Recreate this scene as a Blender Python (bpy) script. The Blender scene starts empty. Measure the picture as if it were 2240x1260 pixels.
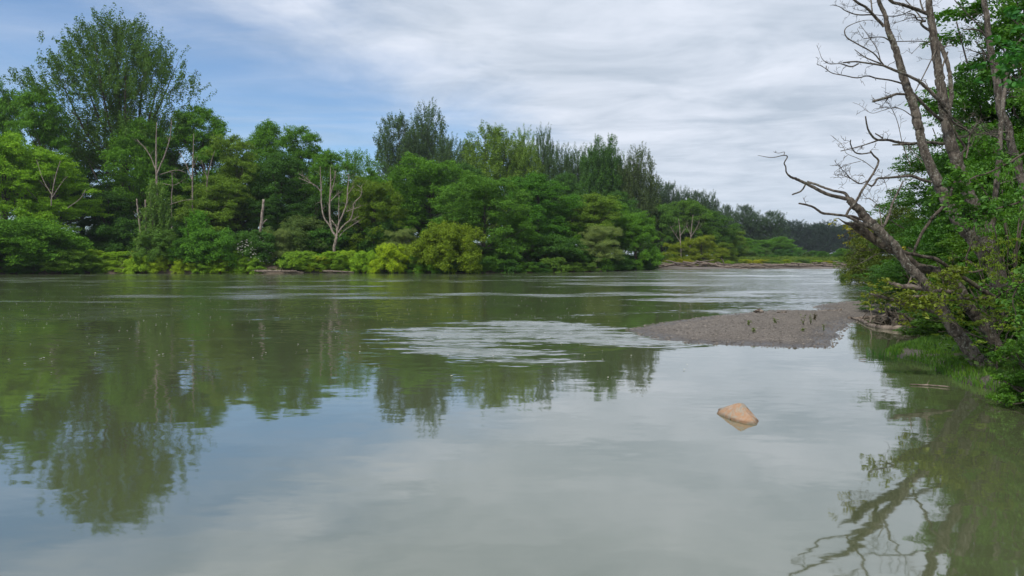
import bpy, bmesh, math, random
import numpy as np
from mathutils import Vector
R=math.radians
S=bpy.context.scene; COL=S.collection
F=1493.0; H=1.5; HY=572.0; CX=1120.0
# ---------------------------------------------------------------- camera
cd=bpy.data.cameras.new("camera"); cam=bpy.data.objects.new("camera",cd); COL.objects.link(cam)
cam.location=(0,0,H); cam.rotation_euler=(R(90),0,0)
cd.sensor_width=36; cd.lens=36*F/2240; cd.shift_y=-(630-HY)/2240; cd.clip_start=0.05; cd.clip_end=9000
S.camera=cam
# ---------------------------------------------------------------- sky, sun
SUN_EL,SUN_AZ=R(52),R(-38)     # azimuth measured from -Y (behind camera) towards -X (left)
SKY_STR=0.135; CLOUD=1.38; SUN_STR=3.4
S.view_settings.view_transform='Standard'; S.view_settings.look='None'
S.view_settings.exposure=0.0; S.view_settings.gamma=1.0
W=bpy.data.worlds.new("World"); S.world=W; W.use_nodes=True
nt=W.node_tree; nt.nodes.clear()
class NT:
    def __init__(s,nt): s.nt=nt
    def n(s,t,**k):
        nd=s.nt.nodes.new(t)
        for a,v in k.items():
            if a=='i':
                for kk,vv in v.items():
                    if isinstance(vv,bpy.types.NodeSocket): s.nt.links.new(vv,nd.inputs[kk])
                    else: nd.inputs[kk].default_value=vv
            else: setattr(nd,a,v)
        return nd
    def m(s,op,a,b=None,c=None,clamp=False):
        nd=s.nt.nodes.new('ShaderNodeMath'); nd.operation=op; nd.use_clamp=clamp
        for i,v in enumerate((a,b,c)):
            if v is None: continue
            if isinstance(v,bpy.types.NodeSocket): s.nt.links.new(v,nd.inputs[i])
            else: nd.inputs[i].default_value=v
        return nd.outputs[0]
    def v(s,op,a,b=None):
        nd=s.nt.nodes.new('ShaderNodeVectorMath'); nd.operation=op
        for i,v in enumerate((a,b)):
            if v is None: continue
            if isinstance(v,bpy.types.NodeSocket): s.nt.links.new(v,nd.inputs[i])
            else: nd.inputs[i].default_value=v
        return nd.outputs[0]
    def ramp(s,fac,stops,interp='LINEAR'):
        nd=s.nt.nodes.new('ShaderNodeValToRGB'); cr=nd.color_ramp; cr.interpolation=interp
        while len(cr.elements)<len(stops): cr.elements.new(.5)
        for e,(p,c) in zip(cr.elements,stops):
            e.position=p; e.color=c if len(c)==4 else (*c,1)
        s.nt.links.new(fac,nd.inputs[0]); return nd.outputs[0]
    def mix(s,f,a,b,blend='MIX'):
        nd=s.nt.nodes.new('ShaderNodeMix'); nd.data_type='RGBA'; nd.blend_type=blend
        for i,v in ((0,f),(6,a),(7,b)):
            if isinstance(v,bpy.types.NodeSocket): s.nt.links.new(v,nd.inputs[i])
            else: nd.inputs[i].default_value=v if i==0 or len(v)==4 else (*v,1)
        return nd.outputs[2]
    def noise(s,vec,scale,detail=4,rough=.5,dist=0,out=0):
        nd=s.n('ShaderNodeTexNoise',i={'Scale':scale,'Detail':detail,'Roughness':rough,'Distortion':dist})
        if vec is not None: s.nt.links.new(vec,nd.inputs['Vector'])
        return nd.outputs[out]
    def l(s,a,b): s.nt.links.new(a,b)
    def mapr(s,v,a,b,c=0,d=1,smooth=True):
        nd=s.n('ShaderNodeMapRange'); nd.interpolation_type='SMOOTHSTEP' if smooth else 'LINEAR'
        s.l(v,nd.inputs[0])
        for i,x in zip((1,2,3,4),(a,b,c,d)): nd.inputs[i].default_value=x
        return nd.outputs[0]
q=NT(nt)
sx,sy=math.sin(SUN_AZ),-math.cos(SUN_AZ)       # horizontal direction towards the sun
sky=q.n('ShaderNodeTexSky',sky_type='NISHITA',sun_disc=False,sun_elevation=SUN_EL,sun_rotation=math.atan2(sx,sy),
        altitude=50,air_density=1.0,dust_density=0.6,ozone_density=2.0)
tc=q.n('ShaderNodeTexCoord'); d=q.v('NORMALIZE',tc.outputs['Generated'])
sp=q.n('ShaderNodeSeparateXYZ'); q.l(d,sp.inputs[0])
z=q.m('ADD',q.m('MAXIMUM',sp.outputs[2],0.0),.05)
px=q.m('DIVIDE',sp.outputs[0],z); py=q.m('DIVIDE',sp.outputs[1],z)
cb=q.n('ShaderNodeCombineXYZ',i={0:px,1:py}); P=cb.outputs[0]
# edge of the overcast sheet: open blue lies to its left
e=q.m('ADD',q.m('MULTIPLY',q.m('ADD',px,.80),-.916),q.m('MULTIPLY',q.m('SUBTRACT',py,2.31),.401))
rot=q.n('ShaderNodeMapping',i={'Vector':P,'Rotation':(0,0,R(28)),'Scale':(.5,1.2,1)}).outputs[0]
n1=q.noise(rot,1.1,8,.55,.6); n2=q.noise(P,.9,9,.6,.5); n3=q.noise(rot,3.2,6,.6,.8)
ee=q.m('ADD',e,q.m('MULTIPLY',q.m('SUBTRACT',n2,.5),1.6))
blue=q.mapr(ee,-.55,.75)
veil=q.mapr(n1,.34,.74,.55,.16)                 # thin streaks left over the blue part
cloudfac=q.m('SUBTRACT',1.0,q.m('MULTIPLY',blue,q.m('ADD',veil,.38)),clamp=True)
dens=q.m('ADD',q.m('MULTIPLY',n2,.45),q.m('MULTIPLY',q.noise(q.n('ShaderNodeMapping',i={'Vector':P,'Rotation':(0,0,R(28)),'Scale':(.8,1.15,1)}).outputs[0],2.0,6,.58,.5),.55))
ccol=q.ramp(dens,[(.36,(.60,.64,.72)),(.48,(.50,.55,.63)),(.62,(.36,.42,.50))])
flat=q.mapr(sp.outputs[2],.0,.22,.0,1.0)
ccol=q.mix(q.m('MULTIPLY',q.m('SUBTRACT',1.0,flat),.7),ccol,(.46,.53,.61))
skyc=q.mix(1.0,sky.outputs[0],(.80,.98,1.12),'MULTIPLY')
b1=q.n('ShaderNodeBackground',i={'Color':skyc,'Strength':SKY_STR})
b2=q.n('ShaderNodeBackground',i={'Color':ccol,'Strength':CLOUD})
ms=q.n('ShaderNodeMixShader',i={0:cloudfac,1:b1.outputs[0],2:b2.outputs[0]})
wo=q.n('ShaderNodeOutputWorld'); q.l(ms.outputs[0],wo.inputs[0])
ld=bpy.data.lights.new("sun",'SUN'); sun=bpy.data.objects.new("sun",ld); COL.objects.link(sun)
ld.energy=SUN_STR; ld.angle=R(7); ld.color=(1,.95,.87)
sdir=Vector((sx*math.cos(SUN_EL),sy*math.cos(SUN_EL),math.sin(SUN_EL)))
sun.rotation_euler=sdir.to_track_quat('Z','Y').to_euler(); sun.location=(-20,-20,60)
# ---------------------------------------------------------------- helpers
def at(x,y,Y): return np.array(((x-CX)/F*Y,Y,H+(HY-y)/F*Y))
def wat(x,y):
    Y=F*H/(y-HY); return ((x-CX)/F*Y,Y)
def tag(o,label=None,cat=None,group=None,kind=None):
    if label: o['label']=label
    if cat: o['category']=cat
    if group: o['group']=group
    if kind: o['kind']=kind
    return o
def link(name,me,mat=None,parent=None):
    if mat is not None and not me.materials: me.materials.append(mat)
    o=bpy.data.objects.new(name,me); COL.objects.link(o)
    if parent: o.parent=parent
    return o
def empty(name,loc,rz=0):
    o=bpy.data.objects.new(name,None); COL.objects.link(o); o.location=loc; o.rotation_euler=(0,0,rz)
    o.empty_display_size=.2; return o
def quad_mesh(name,V,Q,smooth=False,attrs=None):
    V=np.asarray(V,np.float32).reshape(-1,3); Q=np.asarray(Q,np.int32).reshape(-1,4)
    me=bpy.data.meshes.new(name); me.vertices.add(len(V)); me.vertices.foreach_set('co',V.ravel())
    me.loops.add(Q.size); me.loops.foreach_set('vertex_index',Q.ravel())
    me.polygons.add(len(Q)); me.polygons.foreach_set('loop_start',np.arange(0,Q.size,4,dtype=np.int32))
    if smooth: me.polygons.foreach_set('use_smooth',np.ones(len(Q),bool))
    if attrs:
        for k,a in attrs.items():
            at_=me.attributes.new(k,'FLOAT','POINT'); at_.data.foreach_set('value',np.asarray(a,np.float32).ravel())
    me.update(calc_edges=True); me.validate(); return me
class MB:
    def __init__(s): s.V=[]; s.Q=[]; s.n=0
    def add(s,V,Q):
        V=np.asarray(V,float).reshape(-1,3); s.V.append(V); s.Q.append(np.asarray(Q).reshape(-1,4)+s.n); s.n+=len(V)
    def tube(s,P,r,k=6,wob=0,rng=None):
        P=np.asarray(P,float); r=np.asarray(r,float)
        T=np.gradient(P,axis=0); T/=np.linalg.norm(T,axis=1)[:,None]+1e-9
        u=np.cross(T[0],[0,0,1.]); 
        if np.linalg.norm(u)<.1: u=np.cross(T[0],[1.,0,0])
        a=np.linspace(0,2*np.pi,k,endpoint=False); n=len(P); ring=np.empty((n,k,3))
        for i in range(n):
            u=u-T[i]*u.dot(T[i]); u/=np.linalg.norm(u)+1e-9; v=np.cross(T[i],u)
            rr=np.full(k,r[i])
            if wob and rng is not None: rr=rr*(1+wob*rng.normal(size=k))
            ring[i]=P[i]+rr[:,None]*(np.cos(a)[:,None]*u+np.sin(a)[:,None]*v)
        V=ring.reshape(-1,3); i,j=np.meshgrid(np.arange(n-1),np.arange(k),indexing='ij')
        j2=(j+1)%k; Q=np.stack([i*k+j,i*k+j2,(i+1)*k+j2,(i+1)*k+j],-1).reshape(-1,4)
        c0=len(V); V=np.vstack([V,P[:1],P[-1:]])
        jj=np.arange(0,k,2); caps=[]
        for b,c in ((0,c0),((n-1)*k,c0+1)):
            caps.append(np.stack([np.full(len(jj),c),b+jj,b+(jj+1)%k,b+(jj+2)%k],-1))
        s.add(V,np.vstack([Q]+caps))
    def mesh(s,name,smooth=True): return quad_mesh(name,np.vstack(s.V),np.vstack(s.Q),smooth)
def smooth_path(P,r,seg,rng=None,jit=0):
    """Catmull-Rom through the points, seg samples per span"""
    P=np.asarray(P,float); r=np.asarray(r,float); n=len(P)
    A=np.vstack([2*P[0]-P[1],P,2*P[-1]-P[-2]]); out=[];ro=[]
    for i in range(n-1):
        p0,p1,p2,p3=A[i:i+4]
        for t in np.arange(seg)/seg:
            out.append(.5*((2*p1)+(-p0+p2)*t+(2*p0-5*p1+4*p2-p3)*t*t+(-p0+3*p1-3*p2+p3)*t**3)); ro.append(r[i]*(1-t)+r[i+1]*t)
    out.append(P[-1]); ro.append(r[-1]); out=np.array(out); ro=np.array(ro)
    if rng is not None and jit: out[1:-1]+=rng.normal(size=(len(out)-2,3))*jit*ro[1:-1,None]
    return out,ro
def unit(v): return v/(np.linalg.norm(v,axis=-1,keepdims=True)+1e-9)
def leaves(C,N,size,rng,aspect=.55,six=False):
    """one small folded leaf per centre, facing N"""
    n=len(C); a=unit(rng.normal(size=(n,3))); T=unit(np.cross(N,a)); B=np.cross(N,T)
    s=(size*rng.uniform(.65,1.3,n))[:,None]; w=s*aspect; f=s*.12*N
    if six:
        V=np.stack([C-T*s*.5,C-T*s*.18+B*w*.45+f,C+T*s*.2+B*w*.38+f,C+T*s*.5,C+T*s*.2-B*w*.38+f,C-T*s*.18-B*w*.45+f],1)
        b=np.arange(n)[:,None]*6; Q=np.concatenate([b+[0,1,2,3],b+[0,3,4,5]],0)
    else:
        V=np.stack([C-T*s*.5,C+B*w*.5+f,C+T*s*.5,C-B*w*.5+f],1); b=np.arange(n)[:,None]*4; Q=b+[0,1,2,3]
    return V.reshape(-1,3),Q
def clumps(C,Rad,n,size,rng,aspect=.55,up=.6,six=False,lo=-.35):
    """leaf clumps: n leaves round every centre, mostly on its upper shell"""
    K=len(C); u=unit(rng.normal(size=(K*n,3))); u[:,2]=np.where(u[:,2]<lo,-u[:,2]*.6,u[:,2])
    Cc=np.repeat(C,n,0); Rr=np.repeat(Rad,n,0); rho=rng.uniform(.45,1.08,(K*n,1))
    P=Cc+u*Rr*rho; N=unit(u*.7+np.array([0,0,up])+rng.normal(size=u.shape)*.45)
    return leaves(P,N,size,rng,aspect,six)
# ---------------------------------------------------------------- materials
def mat(name):
    m=bpy.data.materials.new(name); m.use_nodes=True; m.node_tree.nodes.clear(); return m,NT(m.node_tree)
def out(q,sh): o=q.n('ShaderNodeOutputMaterial'); q.l(sh,o.inputs[0])
def leaf_mat(name,trans=.2,var=.45,rough=.65,hue=1.0,spec=.12):
    m,q=mat(name); oi=q.n('ShaderNodeObjectInfo'); g=q.n('ShaderNodeNewGeometry'); tc=q.n('ShaderNodeTexCoord')
    nz=q.noise(tc.outputs['Object'],.55,3,.6)
    rnd=g.outputs['Random Per Island']; nz2=q.noise(tc.outputs['Object'],2.2,2,.6)
    k=q.m('ADD',q.m('MULTIPLY',q.m('SUBTRACT',rnd,.5),var*1.3),q.m('ADD',q.m('MULTIPLY',q.m('SUBTRACT',nz,.5),1.3),q.m('MULTIPLY',q.m('SUBTRACT',nz2,.5),1.6)))
    warm=q.mix(1.0,oi.outputs['Color'],(1.6,1.4,.8),'MULTIPLY'); cool=q.mix(1.0,oi.outputs['Color'],(.50,.62,.70),'MULTIPLY')
    c=q.mix(q.m('MAXIMUM',q.m('MULTIPLY',k,hue),0.0,clamp=True),oi.outputs['Color'],warm)
    c=q.mix(q.m('MAXIMUM',q.m('MULTIPLY',k,-hue),0.0,clamp=True),c,cool)
    p=q.n('ShaderNodeBsdfPrincipled',i={'Base Color':c,'Roughness':rough,'Specular IOR Level':spec})
    t=q.n('ShaderNodeBsdfTranslucent',i={'Color':q.mix(1.0,c,(1.3,1.25,.6),'MULTIPLY')})
    out(q,q.n('ShaderNodeMixShader',i={0:trans,1:p.outputs[0],2:t.outputs[0]}).outputs[0]); return m
M_leaf=leaf_mat('leaf'); M_near=leaf_mat('near_leaf',.35,.8,.45,spec=.3)
def bark_mat(name,a,b,lich=0,scale=3,bump=.6):
    m,q=mat(name); tc=q.n('ShaderNodeTexCoord'); v=tc.outputs['Object']
    st=q.n('ShaderNodeMapping',i={'Vector':v,'Scale':(1,1,.35)}).outputs[0]
    n=q.noise(st,scale*4,8,.65,.4); n2=q.noise(v,scale*.8,4,.6)
    c=q.mix(q.mapr(n,.35,.68),a,b)
    if lich:
        l=q.noise(v,scale*7,5,.7); c=q.mix(q.m('MULTIPLY',q.mapr(q.m('ADD',l,q.m('MULTIPLY',n2,.35)),.72,.82),lich),c,(.33,.335,.29))
        c=q.mix(q.m('MULTIPLY',q.mapr(n2,.55,.7),.45),c,(.07,.075,.03))
    bp=q.n('ShaderNodeBump',i={'Height':n,'Strength':bump,'Distance':.03})
    out(q,q.n('ShaderNodeBsdfPrincipled',i={'Base Color':c,'Roughness':.9,'Specular IOR Level':.15,'Normal':bp.outputs[0]}).outputs[0]); return m
M_bark=bark_mat('bark',(.045,.036,.028),(.12,.10,.08),0,1.5)
M_near_bark=bark_mat('lichened_bark',(.045,.037,.030),(.17,.145,.12),.6,5,1.0)
M_dark_bark=bark_mat('wet_dark_bark',(.03,.025,.02),(.11,.09,.07),.35,4,.9)
M_dead=bark_mat('bleached_wood',(.13,.10,.08),(.33,.285,.245),0,2)
M_drift=bark_mat('driftwood',(.06,.045,.035),(.26,.215,.175),0,2)
# ground: forest soil, gravel of the bar, wet rim
m,q=mat('ground'); M_ground=m; tc=q.n('ShaderNodeTexCoord'); v=tc.outputs['Object']; g=q.n('ShaderNodeNewGeometry')
sz=q.n('ShaderNodeSeparateXYZ'); q.l(g.outputs['Position'],sz.inputs[0])
gr=q.n('ShaderNodeAttribute',attribute_name='gravel').outputs['Fac']; cut=q.n('ShaderNodeAttribute',attribute_name='cut').outputs['Fac']
vo=q.n('ShaderNodeTexVoronoi',i={'Vector':v,'Scale':55.0,'Randomness':1.0}); vo2=q.n('ShaderNodeTexVoronoi',i={'Vector':v,'Scale':120.0})
sc=q.n('ShaderNodeSeparateColor'); q.l(vo.outputs['Color'],sc.inputs[0]); sc2=q.n('ShaderNodeSeparateColor'); q.l(vo2.outputs['Color'],sc2.inputs[0])
gmix=q.m('ADD',q.m('MULTIPLY',sc.outputs[0],.5),q.m('MULTIPLY',sc2.outputs[0],.5))
gcol=q.ramp(gmix,[(.1,(.045,.038,.033)),(.4,(.115,.10,.088)),(.65,(.18,.158,.137)),(.85,(.27,.235,.20)),(1,(.38,.33,.27))])
big=q.noise(v,.7,5,.6); gcol=q.mix(q.mapr(big,.4,.65,0,.45),gcol,q.mix(1.0,gcol,(.62,.60,.60),'MULTIPLY'))
wet=q.mapr(q.m('ADD',sz.outputs[2],q.m('MULTIPLY',q.m('SUBTRACT',big,.5),.05)),.005,.05,1,0)
gcol=q.mix(q.m('MULTIPLY',wet,.9),gcol,q.mix(1.0,gcol,(.33,.31,.30),'MULTIPLY'))
so=q.noise(v,1.3,8,.65); soil=q.ramp(so,[(.3,(.012,.014,.007)),(.55,(.03,.034,.014)),(.75,(.05,.045,.025))])
lay=q.noise(q.n('ShaderNodeMapping',i={'Vector':v,'Scale':(.12,.12,3.5)}).outputs[0],2.2,6,.7)
cutc=q.ramp(lay,[(.35,(.045,.032,.025)),(.55,(.11,.082,.062)),(.7,(.17,.135,.11))])
c=q.mix(cut,soil,cutc); c=q.mix(gr,c,gcol)
ro=q.m('SUBTRACT',.92,q.m('MULTIPLY',q.m('MULTIPLY',wet,gr),.55))
hgt=q.m('ADD',q.m('MULTIPLY',q.m('SUBTRACT',1.0,vo.outputs['Distance']),.5),q.m('MULTIPLY',so,.8))
bp=q.n('ShaderNodeBump',i={'Height':hgt,'Strength':.6,'Distance':.02})
out(q,q.n('ShaderNodeBsdfPrincipled',i={'Base Color':c,'Roughness':ro,'Specular IOR Level':.35,'Normal':bp.outputs[0]}).outputs[0])
# water: silty green river, mirror-like at a low angle, ruffled where the current runs
m,q=mat('river_water'); M_water=m; g=q.n('ShaderNodeNewGeometry'); pos=g.outputs['Position']
A=q.n('ShaderNodeAttribute',attribute_name='ruffle').outputs['Fac']
def slope(vec,scale,detail,rough,dist=0):
    nd=q.n('ShaderNodeTexNoise',i={'Vector':vec,'Scale':scale,'Detail':detail,'Roughness':rough,'Distortion':dist})
    return q.v('SUBTRACT',nd.outputs['Color'],(.5,.5,.5))
def scl(v,f):
    nd=q.n('ShaderNodeVectorMath',operation='SCALE'); q.l(v,nd.inputs[0])
    if isinstance(f,bpy.types.NodeSocket): q.l(f,nd.inputs['Scale'])
    else: nd.inputs['Scale'].default_value=f
    return nd.outputs[0]
m1=q.n('ShaderNodeMapping',i={'Vector':pos,'Rotation':(0,0,R(8)),'Scale':(.40,1,1)}).outputs[0]
m2=q.n('ShaderNodeMapping',i={'Vector':pos,'Rotation':(0,0,R(-14)),'Scale':(.30,1,1)}).outputs[0]
s_calm=q.v('ADD',scl(slope(m2,1.1,3,.5,.3),.020),scl(slope(m1,7.0,4,.6,.4),.030))
s_ruf=q.v('ADD',scl(slope(m1,10.0,3,.55,.3),1.9),scl(slope(m2,3.2,3,.5,.3),.7))
s_all=q.v('ADD',s_calm,scl(s_ruf,A))
s_xy=q.v('MULTIPLY',s_all,(1,1,0))
Nn=q.v('NORMALIZE',q.v('ADD',s_xy,g.outputs['Normal']))
fr=q.n('ShaderNodeFresnel',i={'IOR':1.33,'Normal':Nn}).outputs[0]
fac=q.m('MULTIPLY',q.m('POWER',fr,.42),.88,clamp=True)
silt=q.noise(pos,.25,5,.55,.6)
body=q.ramp(silt,[(.3,(.070,.083,.040)),(.7,(.088,.102,.050))])
df=q.n('ShaderNodeBsdfDiffuse',i={'Color':body})
gl=q.n('ShaderNodeBsdfGlossy',i={'Color':(1,1,1,1),'Roughness':q.m('ADD',.035,q.m('MINIMUM',q.m('MULTIPLY',A,.40),.30)),'Normal':Nn})
out(q,q.n('ShaderNodeMixShader',i={0:fac,1:df.outputs[0],2:gl.outputs[0]}).outputs[0])
m,q=mat('tan_boulder'); M_rock=m; tc=q.n('ShaderNodeTexCoord'); v=tc.outputs['Object']
n=q.noise(v,7,7,.65,.5); n2=q.noise(v,22,5,.6)
c=q.ramp(n,[(.3,(.17,.145,.125)),(.45,(.30,.25,.19)),(.54,(.34,.19,.10)),(.7,(.36,.31,.255))])
c=q.mix(q.mapr(n2,.55,.75,0,.5),c,(.22,.19,.17))
sz=q.n('ShaderNodeSeparateXYZ'); q.l(v,sz.inputs[0]); c=q.mix(q.mapr(q.m('ADD',sz.outputs[2],q.m('MULTIPLY',q.m('SUBTRACT',n2,.5),.02)),.006,.03,.8,0),c,q.mix(1.0,c,(.38,.35,.28),'MULTIPLY'))
bp=q.n('ShaderNodeBump',i={'Height':n2,'Strength':1.0,'Distance':.02})
out(q,q.n('ShaderNodeBsdfPrincipled',i={'Base Color':c,'Roughness':.8,'Normal':bp.outputs[0]}).outputs[0])
def plain_var(name,a,b,rough=.8):
    m,q=mat(name); g=q.n('ShaderNodeNewGeometry'); c=q.mix(g.outputs['Random Per Island'],a,b)
    out(q,q.n('ShaderNodeBsdfPrincipled',i={'Base Color':c,'Roughness':rough}).outputs[0]); return m
M_pebble=plain_var('pebble',(.06,.052,.045),(.225,.195,.165)); M_petal=plain_var('petal',(.5,.5,.42),(.7,.7,.62))
M_grass=leaf_mat('grass_blade',.35,.9,.5)
# ---------------------------------------------------------------- land
def sdf(X,Y,poly):
    P=np.array(poly,float); A=P; B=np.roll(P,-1,0); x=X.ravel();y=Y.ravel()
    d=np.full(x.shape,1e12); ins=np.zeros(x.shape,bool)
    for (ax,ay),(bx,by) in zip(A,B):
        ex,ey=bx-ax,by-ay; wx,wy=x-ax,y-ay; t=np.clip((wx*ex+wy*ey)/(ex*ex+ey*ey+1e-12),0,1)
        d=np.minimum(d,(wx-ex*t)**2+(wy-ey*t)**2)
        c=((ay>y)!=(by>y)); xi=(bx-ax)*(y-ay)/((by-ay) if by!=ay else 1e-9)+ax; ins^=c&(x<xi)
    d=np.sqrt(d); return np.where(ins,d,-d).reshape(X.shape)
LSH=[wat(*p) for p in [(-1500,603),(-700,601),(-200,600),(0,599),(150,598.7),(215,597.7),(400,597.8),(500,597.3),(620,597.2),(800,596.6),
  (900,597.2),(1050,597.3),(1200,596),(1300,594.5),(1370,592.2),(1388,588.5),(1400,586),(1435,585.6),(1455,588.4),(1530,588.8),(1600,588.2),(1640,587.5),(1700,587.8),(1840,588.3),(2200,589),(3000,590)]]
LAND_L=LSH+[(3000,190),(6000,200),(6000,6000),(-6000,6000),(-6000,90)]
RSH=[(-60,-8),(2,-3),(4.7,1),(4.95,4),(5.15,6.3),(5.45,7.2)]+[wat(*p) for p in [(2195,862),(2150,850),(2100,838),(2060,817),(2010,797),(1962,783),(1935,769),(1990,752),(2050,742),(2060,728),(1965,712),(1915,694),(1940,662),(1918,648),(1908,640),(1905,625),(1935,605),(2100,592.5)]]
LAND_R=RSH+[(150,116),(3000,125),(3000,-500),(-500,-500),(-500,-60)]
BAR=[wat(*p) for p in [(1362,722),(1405,711),(1450,704),(1540,692),(1640,682.5),(1700,677),(1745,679),(1790,679),(1772,671),(1800,665),(1850,659),(1900,656),(1960,660),(1975,690),(1925,697),(1888,699),(1872,708),(1868,716),(1845,728),(1852,738),(1838,746),(1832,758),(1812,765),(1790,762),(1740,764),(1700,762),(1600,757),(1500,751),(1430,744),(1392,734)]]
def fbm(x,y,sc,seed,oc=4):
    r=np.random.default_rng(seed); o=np.zeros_like(x,dtype=float); a=1;t=0
    for k in range(oc):
        for j in range(4):
            th=r.uniform(0,6.28); ph=r.uniform(0,6.28); f=sc*2**k*r.uniform(.7,1.3)
            o+=a*np.sin((x*np.cos(th)+y*np.sin(th))*f+ph)/4
        t+=a; a*=.55
    return o/t*1.4
ss=lambda t: (lambda u:u*u*(3-2*u))(np.clip(t,0,1))
def land(X,Y):
    X=np.asarray(X,float);Y=np.asarray(Y,float)
    sl=sdf(X,Y,LAND_L)+fbm(X,Y,.9,3)*.45; sr=sdf(X,Y,LAND_R)+fbm(X,Y,2.2,4)*.12; sb=sdf(X,Y,BAR)+fbm(X,Y,5,5)*.07
    lowbar=ss((X-28)/8)*ss((Y-128)/8)                      # the log-strewn shelf beyond the bend
    hl=(1-lowbar)*(1.25*ss((sl)/(1.6+.8*fbm(X,Y,.25,7)))+1.0*ss((sl-2)/10)+fbm(X,Y,.5,8)*.18)+lowbar*(.35*ss(sl/3)+1.2*ss((sl-8)/14))+3*ss((sl-60)/200)+4.5*ss((sl-20)/32)*ss((30-X)/12)
    hr=.10*ss(sr/.35)+.05*fbm(X,Y,3,9)*ss(sr)+.55*ss((sr-1.6)/2.2)+.8*ss((sr-4)/8)
    hb=-.004+.125*ss(sb/2.2)**.8+.012*fbm(X,Y,3.5,11)*ss(sb*2)
    s=np.maximum(np.maximum(sl,sr),sb); under=-.45*ss(-s/1.2)-.02
    z=np.where(s>0,-1,under); z=np.where(sl>0,np.maximum(z,hl),z); z=np.where(sr>0,np.maximum(z,hr),z); z=np.where(sb>0,np.maximum(z,hb),z)
    return z,sl,sr,sb,lowbar
def gz(x,y): return float(land(np.array([x]),np.array([y]))[0][0])
def polar(name,r0,r1,nr,amax,na,zf,back=True):
    r=np.geomspace(r0,r1,nr) if np.isscalar(r0) else np.asarray(r0); a=np.linspace(-amax,amax,na)
    if back:
        ex=np.linspace(amax,360-amax,int((360-2*amax)/2.5)+1)[1:-1]; a=np.concatenate([a,ex])
    a=np.radians(a); Rr,Aa=np.meshgrid(r,a,indexing='ij'); X=Rr*np.sin(Aa);Y=Rr*np.cos(Aa)
    Z,attrs=zf(X,Y); n,k=X.shape
    i,j=np.meshgrid(np.arange(n-1),np.arange(k if back else k-1),indexing='ij'); j2=(j+1)%k
    Q=np.stack([i*k+j,i*k+j2,(i+1)*k+j2,(i+1)*k+j],-1).reshape(-1,4)
    V=np.stack([X,Y,Z],-1).reshape(-1,3)
    # close the centre
    c=len(V); V=np.vstack([V,[0,0,float(Z[0].mean())]]); jj=np.arange(0,k-1,2)
    Q=np.vstack([Q,np.stack([np.full(len(jj),c),jj+0,jj+1,(jj+2)%k][::1],-1)[:,::-1]])
    if attrs: attrs={a_:np.append(v_.ravel(),v_.ravel()[0]) for a_,v_ in attrs.items()}
    return quad_mesh(name,V,Q,True,attrs)
def gf(X,Y):
    Z,sl,sr,sb,lb=land(X,Y)
    gravel=np.maximum(ss(sb*6+.6)*(1-ss((sr-.3)*2)),lb*(1-ss((sl-9)/3)))
    gravel=np.maximum(gravel,ss(1-np.abs(sr)*1.2)*.6*(Y<18))
    cut=(1-ss((sl-2.5)/1.5))*(sl>-.5)*(1-lb)
    return Z,{'gravel':gravel,'cut':cut}
ground=link('ground',polar('ground',1.2,5500,620,48,900,gf),M_ground); tag(ground,kind='structure')
ground.location.z=0
def wf(X,Y):
    r=np.hypot(X,Y)
    n1=fbm(X,Y*2.2,.35,21,4); n2=fbm(X*.5,Y,.12,22,4); n3=fbm(X*.6,Y*2.5,.8,23,3)
    # fast water from the bar tip: ruffled tongue running left
    e=((X-.15+.25*(Y-13.6)*.4)/2.75)**2+((Y-13.8)/3.5)**2; n4=fbm(X*.6,Y*1.6,2.6,71,4); patch=ss((1.30-e+.3*n1+1.0*n4)/1.15)
    patch=np.maximum(patch,ss(1-((X-2.3)/1.7)**2-((Y-12.9)/1.5)**2)*.8); patch=np.maximum(patch,ss((.5-abs(Y-13.3+.10*(X+3)+.3*n4))/.5)*ss((X+6.5)/3)*ss((.5-X))*(n4>-.1)*.5)
    far=ss((Y-15.5+n1*2)/9)
    line=26+.0*X
    streak=ss((fbm(X*.30,Y,1.5,61,4)*.7+fbm(X*.55,Y,.42,62,4)*.8-.06)/.35)*(.55+.45*ss(fbm(X*.8,Y*2,2.2,63,3)*2+.5))
    right=ss((X-2)/14)*ss((Y-20)/15)
    a=.004+.014*ss((3.2-e)/2)+.60*patch**1.3*(.75+.35*n4)+far*(.04+.36*streak+.22*right)
    near_shore=ss((Y-70)/18)*(1-right)
    a=a*(1-.4*near_shore)
    a+=(.025+.075*ss(fbm(X*.25+Y*.08,Y*.9,1.4,91,4)*1.6+.25))*ss((-X+1+.15*Y)/5)*ss((Y-7.5)/5)*(1-ss((Y-60)/25))
    # smooth backwater behind the bar stays glassy
    calm=ss((X-.5)/1.5)*ss((12.4-Y)/1.0); a=a*(1-.9*calm)
    Z=np.zeros_like(X); fade=ss((40-r)/25)
    rg=np.random.default_rng(5)
    for k in range(26):
        L=rg.uniform(.16,.6); th=rg.normal(1.5,.4); kx,ky=np.cos(th)*6.283/L,np.sin(th)*6.283/L
        Z+=L*.0030*np.sin(kx*X+ky*Y+rg.uniform(0,6.3))
    Z=Z*ss((26-r)/10)*(a*2.0)
    return Z,{'ruffle':a}
water=link('river_water',polar('river_water',np.concatenate([np.geomspace(1,9,160),np.geomspace(9,22,620)[1:],np.geomspace(22,120,420)[1:],np.geomspace(120,2500,60)[1:]]),0,0,46,760,wf),M_water); tag(water,kind='structure')
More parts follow.
